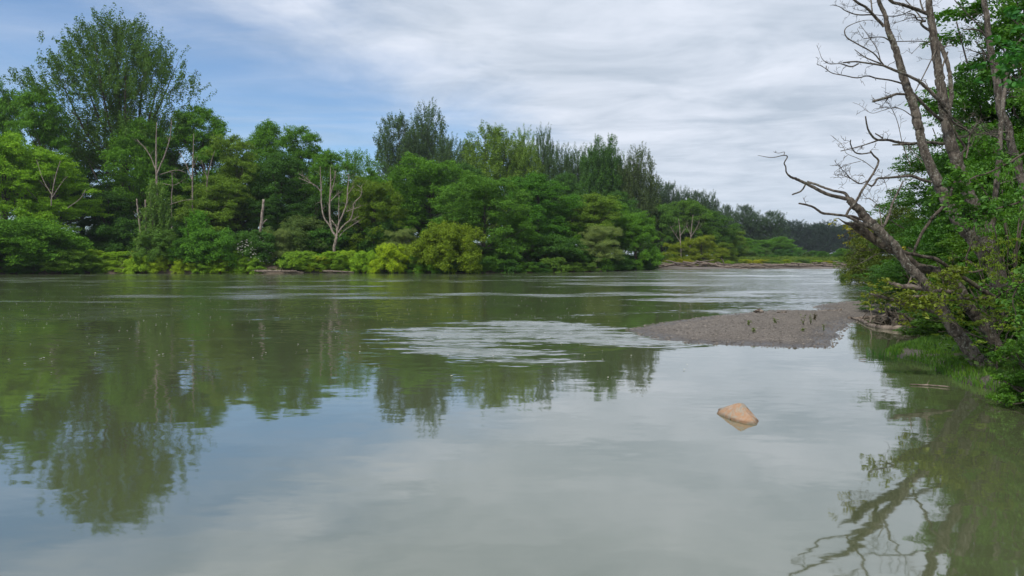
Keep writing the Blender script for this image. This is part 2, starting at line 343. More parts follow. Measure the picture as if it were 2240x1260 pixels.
# ---------------------------------------------------------------- tree prototypes (unit: metres, base at origin)
PROTO={}
def reg(name,crown,trunk,V,a=99.8,b=94):
    PROTO[name]=(crown,trunk,float(np.percentile(V[:,2],a)),float(2*np.percentile(np.hypot(V[:,0],V[:,1]),b)))
def limb(mb,p0,p1,r0,r1,rng,sag=.12,k=5,n=6):
    t=np.linspace(0,1,n)[:,None]; P=p0*(1-t)+p1*t; L=np.linalg.norm(p1-p0)
    P[:,2]-=np.sin(t[:,0]*np.pi)*L*sag; P[1:-1]+=rng.normal(size=(n-2,3))*L*.025
    mb.tube(P,np.linspace(r0,r1,n),k); return P
def lobed(name,Ht,Wd,z0,seed,nl=7,nb=75,nc=15,nlf=42,leaf=.24,br=.15,cr=.055,aspect=.6,flat=.7,up=.6,bark=M_bark,lm=M_leaf,six=False,skirt=0.0,limbs=22,tr=.018):
    rng=np.random.default_rng(seed); Hc=Ht-z0
    LC=[];LR=[]
    for i in range(nl):
        t=(i+.5)/nl; a=i*2.399+rng.uniform(-.5,.5); rr=Wd*.5*.64*(1-.75*t**3)**.6*(1 if i%4 else .35)
        rad=Wd*rng.uniform(.20,.30)*(1.05-.2*t)
        LC.append([np.cos(a)*rr,np.sin(a)*rr,z0+Hc*(.16+.72*t**.85)]); LR.append([rad,rad,rad*rng.uniform(.75,1.05)*min(1.25,Hc/Wd)])
    LC=np.array(LC);LR=np.array(LR); LC[:,2]=np.minimum(LC[:,2],Ht-LR[:,2]*1.02)
    LC=np.vstack([LC,[0,0,z0+Hc*.45]]);LR=np.vstack([LR,[Wd*.27,Wd*.27,Hc*.40]])
    w=LR[:,0]**2; idx=rng.choice(len(LC),nb,p=w/w.sum()); u=unit(rng.normal(size=(nb,3))); u[:,2]=np.where(u[:,2]<-.45,-u[:,2],u[:,2])
    BC=LC[idx]+u*LR[idx]*rng.uniform(.72,1.05,(nb,1)); BC[:,2]=np.clip(BC[:,2],z0*.8+.3,Ht*.985)
    if skirt>0:
        ns=int(nb*skirt); a=rng.uniform(0,6.28,ns); r_=Wd*.5*rng.uniform(.55,1.0,ns)
        BC=np.vstack([BC,np.stack([np.cos(a)*r_,np.sin(a)*r_,rng.uniform(.02,.35,ns)*Ht],-1)]); nb=len(BC)
    b=Wd*br
    u=unit(rng.normal(size=(nb*nc,3))); u[:,2]=np.where(u[:,2]<-.2,-u[:,2],u[:,2])
    CC=np.repeat(BC,nc,0)+u*b*rng.uniform(.35,1.05,(nb*nc,1))*np.array([1,1,flat]); CC[:,2]=np.maximum(CC[:,2],.15)
    cr_=Wd*cr*rng.uniform(.6,1.35,(len(CC),1))*np.array([1,1,flat])
    V,Q=clumps(CC,cr_,nlf,leaf,rng,aspect,up,six)
    crown=quad_mesh(name+'_crown',V,Q)
    if not crown.materials: crown.materials.append(lm)
    mb=MB(); top=np.array([rng.normal()*.4,rng.normal()*.4,Ht*.86]); tp=[np.zeros(3)-[0,0,.4]]+[np.array([rng.normal()*.02*Ht*t,rng.normal()*.02*Ht*t,Ht*t]) for t in (.2,.4,.6)]+[top]
    P,r=smooth_path(tp,[Ht*tr*1.25,Ht*tr,Ht*tr*.75,Ht*tr*.5,Ht*.003],4); mb.tube(P,r,8)
    for i in rng.choice(nb,min(limbs,nb),replace=False):
        zz=max(.4,BC[i][2]*rng.uniform(.45,.75)); k=np.argmin(abs(P[:,2]-zz)); limb(mb,P[k],BC[i],r[k]*.55,.02,rng)
    trunk=mb.mesh(name+'_trunk'); trunk.materials.append(bark); reg(name,crown,trunk,V)
def plume(name,Ht,Wd,z0,seed,prof,n=900,leaf=.3,n_lf=13,cl=.42,sl=2.2,gap=.38,bark=M_bark,tr=.012,leaders=5,out_=.55,lm=M_leaf,nlim=70):
    """cottonwood habit: many short ascending sprays filling an uneven crown, sky showing between them"""
    rng=np.random.default_rng(seed); Hc=Ht-z0; t=rng.uniform(0,1,n*5); a=rng.uniform(0,6.283,n*5); rho=rng.uniform(0,1,n*5)**.6
    jag=1+.20*np.sin(a*3+seed+t*5)*np.sin(t*17+a*2+seed)+.16*np.sin(t*41+a*5)
    rr_=Wd*.5*np.interp(t,prof[0],prof[1])*jag*rho; P=np.stack([np.cos(a)*rr_,np.sin(a)*rr_,z0+Hc*t*.97],-1)
    g=np.sin(P[:,0]*7.5/Wd+seed)*np.sin(P[:,1]*8.1/Wd+2)+np.sin(P[:,2]*11/Hc+P[:,0]*5/Wd)*.7+rng.normal(size=len(P))*.5
    wgt=np.interp(t,prof[0],prof[1])**1.3; keep=(g>-1.2+gap*1.6)&(rng.uniform(0,1,len(P))<wgt); P=P[keep][:n]; n=len(P)
    d=unit(np.stack([P[:,0],P[:,1],np.zeros(n)],-1))*out_*rng.uniform(.2,1.3,(n,1))+np.array([0,0,1.])+rng.normal(size=(n,3))*.25; d=unit(d)
    L=sl*rng.uniform(.5,1.25,n); C=[];Rr=[]
    for k in np.linspace(-.5,.5,5): C.append(P+d*(L*k)[:,None]); Rr.append(np.tile([cl*(1-.6*max(0,k))]*2+[cl*1.3],(n,1))*rng.uniform(.7,1.25,(n,1)))
    V,Q=clumps(np.vstack(C),np.vstack(Rr),n_lf,leaf,rng,.62,.35,False,-1); crown=quad_mesh(name+'_crown',V,Q); crown.materials.append(lm); pl=1
    mb=MB(); heads=[]
    T,rT=smooth_path([(0,0,-.5),(rng.normal()*.3,rng.normal()*.3,Ht*.3),(rng.normal()*.4,rng.normal()*.4,Ht*.6),(rng.normal()*.3,rng.normal()*.3,Ht*.92)],[Ht*tr*1.2,Ht*tr,Ht*tr*.6,.03],6); mb.tube(T,rT,8); heads.append((T,rT))
    for i in range(leaders):
        a=i*2.399+.3; zs=z0*.75+Hc*.3*i/max(1,leaders); k=np.argmin(abs(T[:,2]-zs)); dd=np.array([np.cos(a),np.sin(a),0]); rad=Wd*.5*rng.uniform(.35,.7); tz=z0+Hc*rng.uniform(.6,.88)
        p0=T[k]; Q_,r_=smooth_path([p0,p0+dd*rad*.5+[0,0,(tz-p0[2])*.3],p0+dd*rad+[0,0,(tz-p0[2])]],[rT[k]*.6,rT[k]*.4,.02],6); mb.tube(Q_,r_,6); heads.append((Q_,r_))
    for i in rng.choice(n,min(nlim,n),replace=False):
        A_=np.vstack([h[0] for h in heads]); Ra=np.concatenate([h[1] for h in heads]); q_=P[i]; dd=np.linalg.norm(A_-(q_-[0,0,np.hypot(q_[0],q_[1])*.8+.5]),axis=1); k=np.argmin(dd); limb(mb,A_[k],q_,max(.03,Ra[k]*.35),.015,rng,.06,4,5)
    trunk=mb.mesh(name+'_trunk'); trunk.materials.append(bark); reg(name,crown,trunk,V,99.6,98.5 if Wd>20 else 94)
lobed('alder1',20,13,1.0,11,nl=10,nb=150,nc=14,nlf=34,flat=1.0,cr=.050,br=.11,up=.3)
lobed('alder2',20,12,2.5,12,nl=9,nb=140,nc=14,nlf=34,flat=.85,cr=.050,br=.11,leaf=.22,up=.35)
lobed('alder3',18,14,.6,13,nl=11,nb=150,nc=14,nlf=34,flat=1.0,cr=.046,br=.10,skirt=.25,up=.3)
lobed('alder4',16,9,.8,14,nl=9,nb=120,nc=14,nlf=34,flat=1.05,cr=.055,br=.12,leaf=.2,skirt=.1,up=.3)
lobed('maple',8.5,14,.4,15,nl=12,nb=160,nc=14,nlf=32,flat=1.1,cr=.045,br=.10,leaf=.26,skirt=.35)
lobed('willow1',8,8,.3,16,nl=9,nb=80,nc=14,nlf=52,flat=1.1,cr=.05,br=.10,leaf=.17,aspect=.28,up=.2,skirt=.4)
lobed('bush1',3.4,5.0,.15,17,nl=7,nb=60,nc=12,nlf=36,flat=1.1,cr=.06,br=.11,leaf=.13,skirt=.6,limbs=10)
lobed('bush2',3.4,4.0,.15,18,nl=6,nb=54,nc=12,nlf=38,flat=1.3,cr=.06,br=.12,leaf=.11,aspect=.4,skirt=.6,limbs=10)
lobed('bush3',2.2,5.0,.1,19,nl=6,nb=60,nc=12,nlf=34,flat=1.0,cr=.055,br=.10,leaf=.15,skirt=.8,limbs=8)
FAN=([0,.15,.32,.6,.85,1],[.55,.95,1,.80,.58,.30]); DOME=([0,.2,.5,.8,1],[.8,1,1,.85,.45]); CONE=([0,.2,.5,.8,1],[.9,1,.86,.62,.25]); COL_=([0,.2,.5,.8,1],[.85,1,.95,.8,.4])
plume('cotton1',42,27,16,21,FAN,n=1750,leaf=.28,cl=.46,sl=2.4,gap=.36,leaders=8,nlim=140)
plume('cotton2',34,16,4,22,DOME,n=1200,leaf=.34,cl=.62,sl=2.6,gap=.12)
plume('cotton3',34,14,4,23,COL_,n=1000,leaf=.34,cl=.60,sl=2.6,gap=.22,leaders=4)
plume('spire1',32,10,3,24,CONE,n=750,leaf=.34,cl=.60,sl=2.4,gap=.15,leaders=1,out_=.8)
plume('spire2',32,13,3,25,CONE,n=1000,leaf=.34,cl=.64,sl=2.4,gap=.12,leaders=2,out_=.8)
plume('young',9,4.0,.3,26,CONE,n=420,leaf=.17,n_lf=12,cl=.24,sl=1.0,gap=.1,leaders=2,nlim=40)
plume('sparse',18,11,5,27,DOME,n=420,leaf=.22,cl=.42,sl=1.4,gap=.5,leaders=5,out_=1.2,n_lf=9)
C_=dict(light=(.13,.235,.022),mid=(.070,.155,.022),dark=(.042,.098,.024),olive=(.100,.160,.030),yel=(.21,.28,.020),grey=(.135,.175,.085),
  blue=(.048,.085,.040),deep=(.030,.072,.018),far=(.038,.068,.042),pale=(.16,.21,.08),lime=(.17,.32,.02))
def plant(kind,px,top,Y,wpx,col,label,name='broadleaf_tree',cat='tree',group=None,rz=None,z=None,parts=('trunk','crown')):
    crown,trunk,Ht,Wd=PROTO[kind]; x=(px-CX)/F*Y; zb=gz(x,Y) if z is None else z; zb=max(zb,-.1)
    h=H+(HY-top)/F*Y-zb; w=wpx/F*Y
    e=empty(name,(x,Y,zb-.05),random.Random(str(px)+str(top)).uniform(0,6.28) if rz is None else rz)
    e.scale=(w/Wd,w/Wd,h/Ht)
    if trunk: link(parts[0],trunk,None,e)
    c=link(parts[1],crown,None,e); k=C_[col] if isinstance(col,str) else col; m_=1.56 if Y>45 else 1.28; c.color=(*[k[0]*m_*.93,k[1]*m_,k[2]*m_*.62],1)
    tag(e,label,cat,group); return e
ORD=['first','second','third','fourth','fifth','sixth','seventh','eighth','ninth','tenth','eleventh','twelfth','thirteenth','fourteenth','fifteenth','sixteenth','seventeenth','eighteenth','nineteenth','twentieth']
ORD+=['twenty-'+o for o in ORD[:9]]+['thirtieth']
rr=random.Random(4)
g_l='alders crowding the left bank'; g_c='tall cottonwoods rising behind the left bank'
SP=[
('alder3',15,285,92,200,'light','bright green alder filling the left edge of the forest',g_l),
('alder2',118,330,94,165,'light','bright green alder with bare pale limbs, left of the tallest cottonwood',g_l),
('alder2',100,192,101,135,'mid','mid green alder just left of the tallest cottonwood, under its longest left bough',g_l),
('alder4',5,185,106,110,'mid','dark alder top at the left edge, highest tree there',g_l),
('maple',50,478,84.5,230,'mid','low broad tree overhanging the water at the left edge',g_l),
('alder1',305,262,106,175,'mid','rounded green alder right below the crown of the tallest cottonwood',g_l),
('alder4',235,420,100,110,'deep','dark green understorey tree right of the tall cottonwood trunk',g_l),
('alder2',448,233,112,165,'mid','high rounded alder right of the tallest cottonwood',g_l),
('alder2',515,300,106,120,'olive','olive green alder on the slope right of the thin dead poles',g_l),
('alder1',470,385,101,150,'olive','lower olive green tree above the cone-shaped young tree',g_l),
('alder1',585,266,117,125,'mid','tall domed alder above the broken snag',g_l),
('alder2',660,281,117,115,'mid','tall flat topped alder left of the bleached dead tree',g_l),
('alder1',610,335,108,140,'dark','dark alder in front of the tall domed one above the snag',g_l),
('alder1',715,330,112,120,'mid','dark green alder directly behind the bleached dead tree',g_l),
('sparse',775,330,121,130,'mid','thin see-through tree top right of the bleached dead tree',g_l),
('alder4',812,368,118,80,'mid','small rounded tree top between the dead tree and the pair of tall cottonwoods',g_l),
('alder3',818,392,101,125,(.085,.135,.018),'yellowish green alder right of the bleached dead tree',g_l),
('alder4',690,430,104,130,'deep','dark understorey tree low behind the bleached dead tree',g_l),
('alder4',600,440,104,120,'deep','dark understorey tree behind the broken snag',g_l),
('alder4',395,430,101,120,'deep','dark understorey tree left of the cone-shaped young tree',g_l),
('alder3',940,345,113,190,'mid','broad green alder below the pair of tall cottonwoods',g_l),
('alder1',870,400,112,110,'mid','green alder between the yellowish one and the broad one in the middle',g_l),
('alder3',1058,383,95,185,(.068,.145,.028),'light green broad tree reaching down to the water in the middle of the bank',g_l),
('maple',985,487,88,150,(.11,.155,.018),'yellow green tree leaning over the water in front of the middle trees',g_l),
('alder1',1178,380,108,155,(.050,.130,.020),'domed bright green alder right of the middle of the bank',g_l),
('alder4',1240,430,112,90,'mid','narrow green alder right of the domed bright one',g_l),
('alder1',1292,425,114,150,'olive','olive green alder with thin top twigs, above the pale willow',g_l),
('maple',1200,515,101,150,'dark','dark low tree overhanging the water left of the pale willow',g_l),
('alder4',1130,470,100,110,'mid','slim green tree at the right foot of the light green broad tree',g_l),
('willow1',1312,493,105,115,'grey','pale grey green willow dome at the water edge',g_l),
('alder3',1392,462,118,110,'mid','last dark green alder on the left bank before the side channel',g_l),
('alder4',1345,440,122,90,'mid','green alder half hidden behind the last one of the left bank',g_l),
('cotton1',258,44,113,388,(.055,.105,.028),'tallest tree, huge spreading cottonwood towering over the left bank',g_c),
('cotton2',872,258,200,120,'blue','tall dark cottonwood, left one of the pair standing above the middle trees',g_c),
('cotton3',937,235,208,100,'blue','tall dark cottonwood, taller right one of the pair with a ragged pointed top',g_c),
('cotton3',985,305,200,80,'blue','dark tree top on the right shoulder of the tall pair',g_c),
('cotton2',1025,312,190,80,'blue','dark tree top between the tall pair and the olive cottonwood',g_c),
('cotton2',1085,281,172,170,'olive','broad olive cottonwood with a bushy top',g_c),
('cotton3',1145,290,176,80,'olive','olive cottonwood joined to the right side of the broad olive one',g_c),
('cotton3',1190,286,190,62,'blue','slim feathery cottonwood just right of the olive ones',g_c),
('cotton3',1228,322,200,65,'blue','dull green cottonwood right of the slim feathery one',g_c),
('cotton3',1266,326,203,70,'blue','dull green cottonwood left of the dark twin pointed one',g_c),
('spire2',1300,308,170,85,'dark','dark dense cottonwood with pointed top, left half of a twin',g_c),
('spire2',1330,306,170,90,'dark','dark dense cottonwood with pointed top, right half of a twin',g_c),
('spire2',1358,352,174,75,'dark','shorter dark cottonwood right of the twin',g_c),
('cotton3',1398,327,166,85,(.055,.078,.04),'thin grey green cottonwood standing over the last alder, gaps in its crown',g_c),
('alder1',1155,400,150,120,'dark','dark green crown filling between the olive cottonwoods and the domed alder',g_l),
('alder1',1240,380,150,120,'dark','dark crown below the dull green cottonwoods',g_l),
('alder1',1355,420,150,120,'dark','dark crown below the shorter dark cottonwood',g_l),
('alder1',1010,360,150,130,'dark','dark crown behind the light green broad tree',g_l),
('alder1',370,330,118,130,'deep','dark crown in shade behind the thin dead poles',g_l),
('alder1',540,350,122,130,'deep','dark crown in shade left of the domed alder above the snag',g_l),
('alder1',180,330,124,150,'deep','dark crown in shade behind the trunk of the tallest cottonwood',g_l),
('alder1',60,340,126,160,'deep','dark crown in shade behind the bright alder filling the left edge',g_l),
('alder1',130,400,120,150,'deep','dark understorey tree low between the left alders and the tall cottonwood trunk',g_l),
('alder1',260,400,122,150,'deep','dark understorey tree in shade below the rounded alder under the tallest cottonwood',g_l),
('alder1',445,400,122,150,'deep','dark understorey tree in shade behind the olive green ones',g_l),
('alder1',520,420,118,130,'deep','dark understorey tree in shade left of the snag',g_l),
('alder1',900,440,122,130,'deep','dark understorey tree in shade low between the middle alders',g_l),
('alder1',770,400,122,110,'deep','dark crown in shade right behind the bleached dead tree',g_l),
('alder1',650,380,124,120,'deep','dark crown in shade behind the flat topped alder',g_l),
]
g_f='trees beyond the bend of the river'
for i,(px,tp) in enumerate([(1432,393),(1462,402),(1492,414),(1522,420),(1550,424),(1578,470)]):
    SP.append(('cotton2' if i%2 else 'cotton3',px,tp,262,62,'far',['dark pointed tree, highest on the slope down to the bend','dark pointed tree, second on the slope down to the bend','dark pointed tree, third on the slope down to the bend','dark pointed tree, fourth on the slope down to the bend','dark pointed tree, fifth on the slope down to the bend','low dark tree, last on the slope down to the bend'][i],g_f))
SP+=[('alder3',1448,442,166,110,(.06,.125,.025),'light green alder behind the side channel, left of the two pale dead trees',g_f),
('alder1',1508,438,172,110,(.065,.13,.022),'light green alder right behind the two pale dead trees',g_f),
('alder1',1562,462,176,95,(.05,.11,.022),'green alder right of the pale dead trees',g_f),
('alder3',1600,498,182,80,'olive','lower olive alder sloping down to the far willows',g_f),
('willow1',1485,528,152,75,(.15,.19,.022),'yellow green willow at the left end of the log jam',g_f),
('willow1',1535,515,151,90,(.14,.175,.025),'tall yellow green willow behind the log jam',g_f),
('willow1',1425,545,158,60,'dark','dark bush on the far side of the side channel',g_f),
('alder4',1580,530,162,60,(.09,.14,.02),'small light tree right of the tall yellow green willow',g_f),
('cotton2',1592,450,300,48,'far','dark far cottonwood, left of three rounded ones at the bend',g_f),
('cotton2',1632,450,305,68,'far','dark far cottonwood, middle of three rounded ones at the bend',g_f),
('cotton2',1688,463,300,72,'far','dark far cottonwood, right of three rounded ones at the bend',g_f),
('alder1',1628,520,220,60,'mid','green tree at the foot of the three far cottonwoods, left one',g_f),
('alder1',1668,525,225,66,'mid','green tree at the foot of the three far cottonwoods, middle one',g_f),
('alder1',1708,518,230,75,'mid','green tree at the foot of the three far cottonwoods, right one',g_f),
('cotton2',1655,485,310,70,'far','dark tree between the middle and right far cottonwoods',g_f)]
for a in SP: 
    plant(a[0],a[1],a[2],a[3],a[4],a[5],a[6],'cottonwood_tree' if a[0][:2] in('co','sp') and a[0]!='sparse' else ('willow_tree' if a[0]=='willow1' else 'broadleaf_tree'),'tree',a[7])
tl='distant bluish dark tree, %s from the left in the straight far row'
for i in range(13):
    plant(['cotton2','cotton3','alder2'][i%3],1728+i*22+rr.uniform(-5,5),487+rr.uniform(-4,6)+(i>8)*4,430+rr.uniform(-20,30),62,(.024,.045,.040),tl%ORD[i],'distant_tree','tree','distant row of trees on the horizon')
yl='young green tree beyond the driftwood, %s from the left in the far thicket'
for i in range(26):
    plant(['young','alder4','willow1'][i%3],1600+i*11+rr.uniform(-3,3),551+rr.uniform(-9,6),rr.uniform(165,230),rr.uniform(28,46),rr.choice([(.05,.125,.03),(.06,.14,.03),(.075,.13,.05),(.04,.10,.03)]),yl%ORD[i],'young_tree','tree','young trees on the far flat')
for i in range(22):
    px_=1475+i*17.5+rr.uniform(-4,4)
    plant(['bush1','bush3','bush2'][i%3],px_,570+rr.uniform(-4,3),rr.uniform(148,156),rr.uniform(26,42),rr.choice([(.15,.22,.02),(.20,.24,.02),(.12,.20,.03),(.22,.22,.02)]) if i%4 else (.07,.12,.04),'low yellow green shrub on the far shelf, %s from the left behind the driftwood'%ORD[i],'shrub','shrub','yellow green shrubs behind the driftwood')
# bank shrubs, left bank
BK=[('young',341,400,90,68,(.085,.145,.045),'slim young poplar with upturned pale leaves in front of the thin dead poles','young_tree'),
('bush2',348,500,89,105,(.075,.14,.04),'light leafy bush at the foot of the slim young poplar','shrub'),
('young',432,462,89.5,75,(.07,.17,.025),'cone-shaped bright green young tree on the bank','young_tree'),
('bush1',470,500,89,110,(.065,.155,.025),'round bright green bush against the right side of the cone-shaped young tree','shrub'),
('bush1',420,520,88.5,80,(.045,.11,.02),'dark green bush at the left foot of the cone-shaped young tree','shrub'),
('willow1',610,500,92,60,'grey','grey green willow bush right under the broken snag','shrub'),
('bush2',650,472,97,140,(.08,.12,.05),'long arching grey green bush on the slope right of the snag','shrub'),
('bush1',700,500,98,110,(.05,.12,.025),'mid green bush behind the knotweed, left of the dead tree','shrub'),
('bush1',850,532,89,75,'yel','bright yellow green bush at the right end of the cutbank','shrub'),
('bush1',895,534,90,70,(.13,.18,.03),'green bush with pinkish tips beside the leaning yellow green tree','shrub'),
('willow1',880,500,96,90,'grey','dull grey green willow behind the bright yellow green bush','shrub'),
('bush1',150,545,84.6,110,(.085,.15,.03),'light bush hanging to the water, right of the low overhanging tree','shrub'),
('bush2',215,495,97,120,'deep','dark bush at the foot of the tall cottonwood trunk','shrub'),
('bush1',290,480,97,130,'dark','dark bush left of the slim young poplar','shrub'),
('bush2',390,485,96,110,'dark','dark bush between the slim young poplar and the cone-shaped tree','shrub'),
('bush1',545,505,95,90,'dark','dark bush behind the white flowered one','shrub'),
('bush2',1180,535,99,70,(.10,.085,.05),'half dead brownish bush overhanging the water','shrub'),
('willow1',1070,540,94,90,'dark','dark green drooping bush under the light green broad tree','shrub'),
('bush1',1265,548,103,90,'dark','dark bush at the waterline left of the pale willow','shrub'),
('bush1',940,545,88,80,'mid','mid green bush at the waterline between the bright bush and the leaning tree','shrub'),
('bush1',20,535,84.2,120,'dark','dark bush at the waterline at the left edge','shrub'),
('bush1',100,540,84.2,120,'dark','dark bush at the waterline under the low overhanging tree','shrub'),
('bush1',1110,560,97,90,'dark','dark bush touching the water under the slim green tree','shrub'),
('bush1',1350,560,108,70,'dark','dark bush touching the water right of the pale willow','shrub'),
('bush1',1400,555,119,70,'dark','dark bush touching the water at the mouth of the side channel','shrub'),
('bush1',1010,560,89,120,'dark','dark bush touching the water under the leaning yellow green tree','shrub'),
('bush1',760,485,104,120,'deep','dark bush in the shade right behind the dead tree','shrub'),
('bush1',830,480,102,110,'dark','dark bush under the yellowish green alder','shrub')]
for a in BK: plant(a[0],a[1],a[2],a[3],a[4],a[5],a[6],a[7],'shrub' if a[7]=='shrub' else 'young tree','shrubs and young trees on the left bank')
WB=['dark bush dipping into the river, %s']
wl=[(8,'at the far left frame edge'),(40,'second from the left frame edge'),(75,'under the low broad left tree'),(112,'right of the low broad left tree'),(150,'under the light bush on the left'),(182,'last one before the open bank on the left'),
 (835,'at the right end of the bare cutbank'),(870,'under the bright yellow green bush'),(912,'left under the leaning yellow green tree'),(950,'under the middle of the leaning yellow green tree'),(990,'right under the leaning yellow green tree'),(1030,'between the leaning tree and the light green broad tree'),
 (1070,'under the light green broad tree'),(1110,'right under the light green broad tree'),(1145,'left of the half dead brownish bush'),(1180,'under the half dead brownish bush'),(1215,'right of the half dead brownish bush'),(1250,'left of the pale willow'),(1285,'under the left of the pale willow'),(1320,'under the right of the pale willow'),
 (1350,'just right of the pale willow'),(1375,'under the last alder'),(1398,'at the corner of the side channel'),(1415,'inside the side channel'),(440,'under the round bright green bush'),(480,'right under the round bright green bush'),(400,'under the cone-shaped young tree'),(350,'under the slim young poplar'),(222,'on the bare brown bank, first from the left'),(252,'on the bare brown bank, second from the left'),(290,'on the bare brown bank, third from the left'),(318,'beside the slim young poplar'),(530,'left of the bare cutbank'),(552,'touching the left end of the straight dark log'),(690,'below the knotweed, left one'),(765,'below the knotweed, right one')]
LS=np.array(LSH[2:]); LSpx=LS[:,0]/LS[:,1]*F+CX
for i,(px_,wh) in enumerate(wl):
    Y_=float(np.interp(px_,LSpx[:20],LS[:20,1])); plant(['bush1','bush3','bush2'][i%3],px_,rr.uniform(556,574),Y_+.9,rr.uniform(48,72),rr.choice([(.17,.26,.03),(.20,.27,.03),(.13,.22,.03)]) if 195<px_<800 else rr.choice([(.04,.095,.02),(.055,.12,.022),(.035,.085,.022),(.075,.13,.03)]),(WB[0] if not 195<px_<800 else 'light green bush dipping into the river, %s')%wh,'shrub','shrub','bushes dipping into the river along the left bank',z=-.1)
fl=plant('bush1',560,503,92,110,'dark','dark bush sprinkled with white flower heads left of the snag','flowering_shrub','shrub','shrubs and young trees on the left bank')
rng=np.random.default_rng(77)
n=260; u=unit(rng.normal(size=(n,3))); u[:,2]=abs(u[:,2]); u[:,1]=-abs(u[:,1]); C=u*[2.6,2.6,3.3]*rng.uniform(.85,1.0,(n,1)); V,Q=clumps(C,np.full((n,3),.07),6,.09,rng,.9,.5)
link('flowers',quad_mesh('flowers',V,Q),M_petal,fl)
for i in range(30):
    px_=190+i*21.5+rr.uniform(-7,7)
    if 575<px_<640: continue
    Y_=90.5+rr.uniform(-.6,1.6)
    plant(['bush3','bush1','bush2'][i%3],px_,551+rr.uniform(-6,8),Y_,rr.uniform(42,70),rr.choice([(.16,.26,.03),(.20,.29,.035),(.14,.23,.035),(.23,.26,.035)]),'low light green shrub on the cutbank top, %s along it from the left'%ORD[i],'shrub','shrub','low shrubs along the top of the left cutbank')
# knotweed sheet on the bench round the dead tree
def cover(name,label,cat,pts,leaf,n,col,hr,lm=M_leaf,asp=.7):
    rng=np.random.default_rng(len(pts)+n); P=[]
    for (px_,Y_,rx,ry,hh) in pts:
        k=int(n*rx*ry); X=(px_-CX)/F*Y_+rng.normal(size=k)*rx*.5; Yy=Y_+rng.normal(size=k)*ry*.5
        zz=land(X,Yy)[0]; kk=zz>.03; X,Yy,zz=X[kk],Yy[kk],zz[kk]; k=len(X); P.append(np.stack([X,Yy,zz+hh*(.55+.45*fbm(X,Yy,1.6,6))*rng.uniform(.55,1,k)],-1))
    P=np.vstack(P); C=np.repeat(P,9,0)+rng.normal(size=(len(P)*9,3))*[hr,hr,hr*.35]
    N=unit(rng.normal(size=C.shape)*.45+[0,0,1]); V,Q=leaves(C,N,leaf,rng,asp); o=link(name,quad_mesh(name,V,Q),lm); o.color=(*col,1)
    tag(o,label,cat,kind='stuff'); return o
cover('knotweed','bright green leafy knotweed carpet on the bench round the dead tree','ground cover',[(690,93,6,3,1.3),(730,94,6,4,1.5),(780,95,5,3,1.3),(650,94,5,3,1.4),(820,94,3,3,1.2),(620,93,3,2,1.0),(700,98,9,3,1.7),(770,99,6,3,1.6)],.24,26,(.075,.235,.020),.22)
cover('bank_grass','yellow green grass and weeds along the foot and lip of the left bank','grass',[(240,89,8,1.5,.5),(440,89,7,1.5,.5),(540,89,5,1.5,.6),(600,90.5,5,1.5,.4),(700,90,9,1.3,.5),(300,92,12,3,1.0),(500,92,12,3,1.0),(560,95,12,4,1.1),(250,95,8,4,1.0),(1530,150,12,4,.8),(1700,156,25,5,1.2),(1640,165,20,8,1.6),(1760,170,20,9,1.6)],.16,14,(.12,.19,.03),.2)
cover('forest_floor','dark leafy undergrowth on the shaded forest floor','undergrowth',[(100,96,12,6,1.2),(300,99,14,6,1.2),(500,100,14,6,1.2),(700,102,14,5,1.2),(900,98,12,6,1.3),(1100,103,14,6,1.3),(1300,115,14,7,1.3),(1450,180,16,8,2)],.28,9,(.03,.075,.02),.3)
# ---------------------------------------------------------------- dead trees on the far bank
def branchlets(P,r,n,rng,L,lvl=1,up=.4,kink=.12):
    """thin side branches off path P; returns (path, radius) pairs"""
    o=[]
    for i in range(n):
        k=int(rng.uniform(.25,1)*(len(P)-1)); T=unit(P[min(k+1,len(P)-1)]-P[max(k-1,0)]); a=unit(rng.normal(size=3)); d=unit(T*.7+a*.8+np.array([0,0,up]))
        l=L*rng.uniform(.4,1); m=6; Q=[P[k]]
        for j in range(m-1):
            d=unit(d+rng.normal(size=3)*kink*2+np.array([0,0,up*.15])); Q.append(Q[-1]+d*l/(m-1))
        Q=np.array(Q); rr_=np.linspace(max(r[k]*.45,L*.004),L*.0022,m); o.append((Q,rr_))
        if lvl>0: o+=branchlets(Q,rr_,3,rng,l*.5,lvl-1,up,kink)
    return o
def dead(name,label,base,Y,traces,mt=M_dead,sc=1.0,tw=4,twl=2.0,group=None,cat='dead tree'):
    rng=np.random.default_rng(int(base)); x=(base-CX)/F*Y; zb=gz(x,Y); e=empty(name,(x,Y,zb)); tag(e,label,cat,group)
    O=np.array([x,Y,zb])
    for i,tr in enumerate(traces):
        dy=0 if i==0 else rng.uniform(-1.2,1.2)*sc; n=len(tr)
        P=[at(a,b,Y+dy*j/max(1,n-1))-O for j,(a,b,c) in enumerate(tr)]; r=[c*.68/F*Y for a,b,c in tr]
        P,r=smooth_path(P,r,4,rng,.15); mb=MB(); mb.tube(P,r,7)
        if twl>0:
            for Q,q_ in branchlets(P,r,tw if i else 1,rng,twl,1): mb.tube(Q,q_,4)
        link('trunk' if i==0 else 'branch',mb.mesh('dead_wood'),mt,e)
    return e
r7=lambda X,Y_,r:(620+X*.2222,320+Y_*.2222,r)
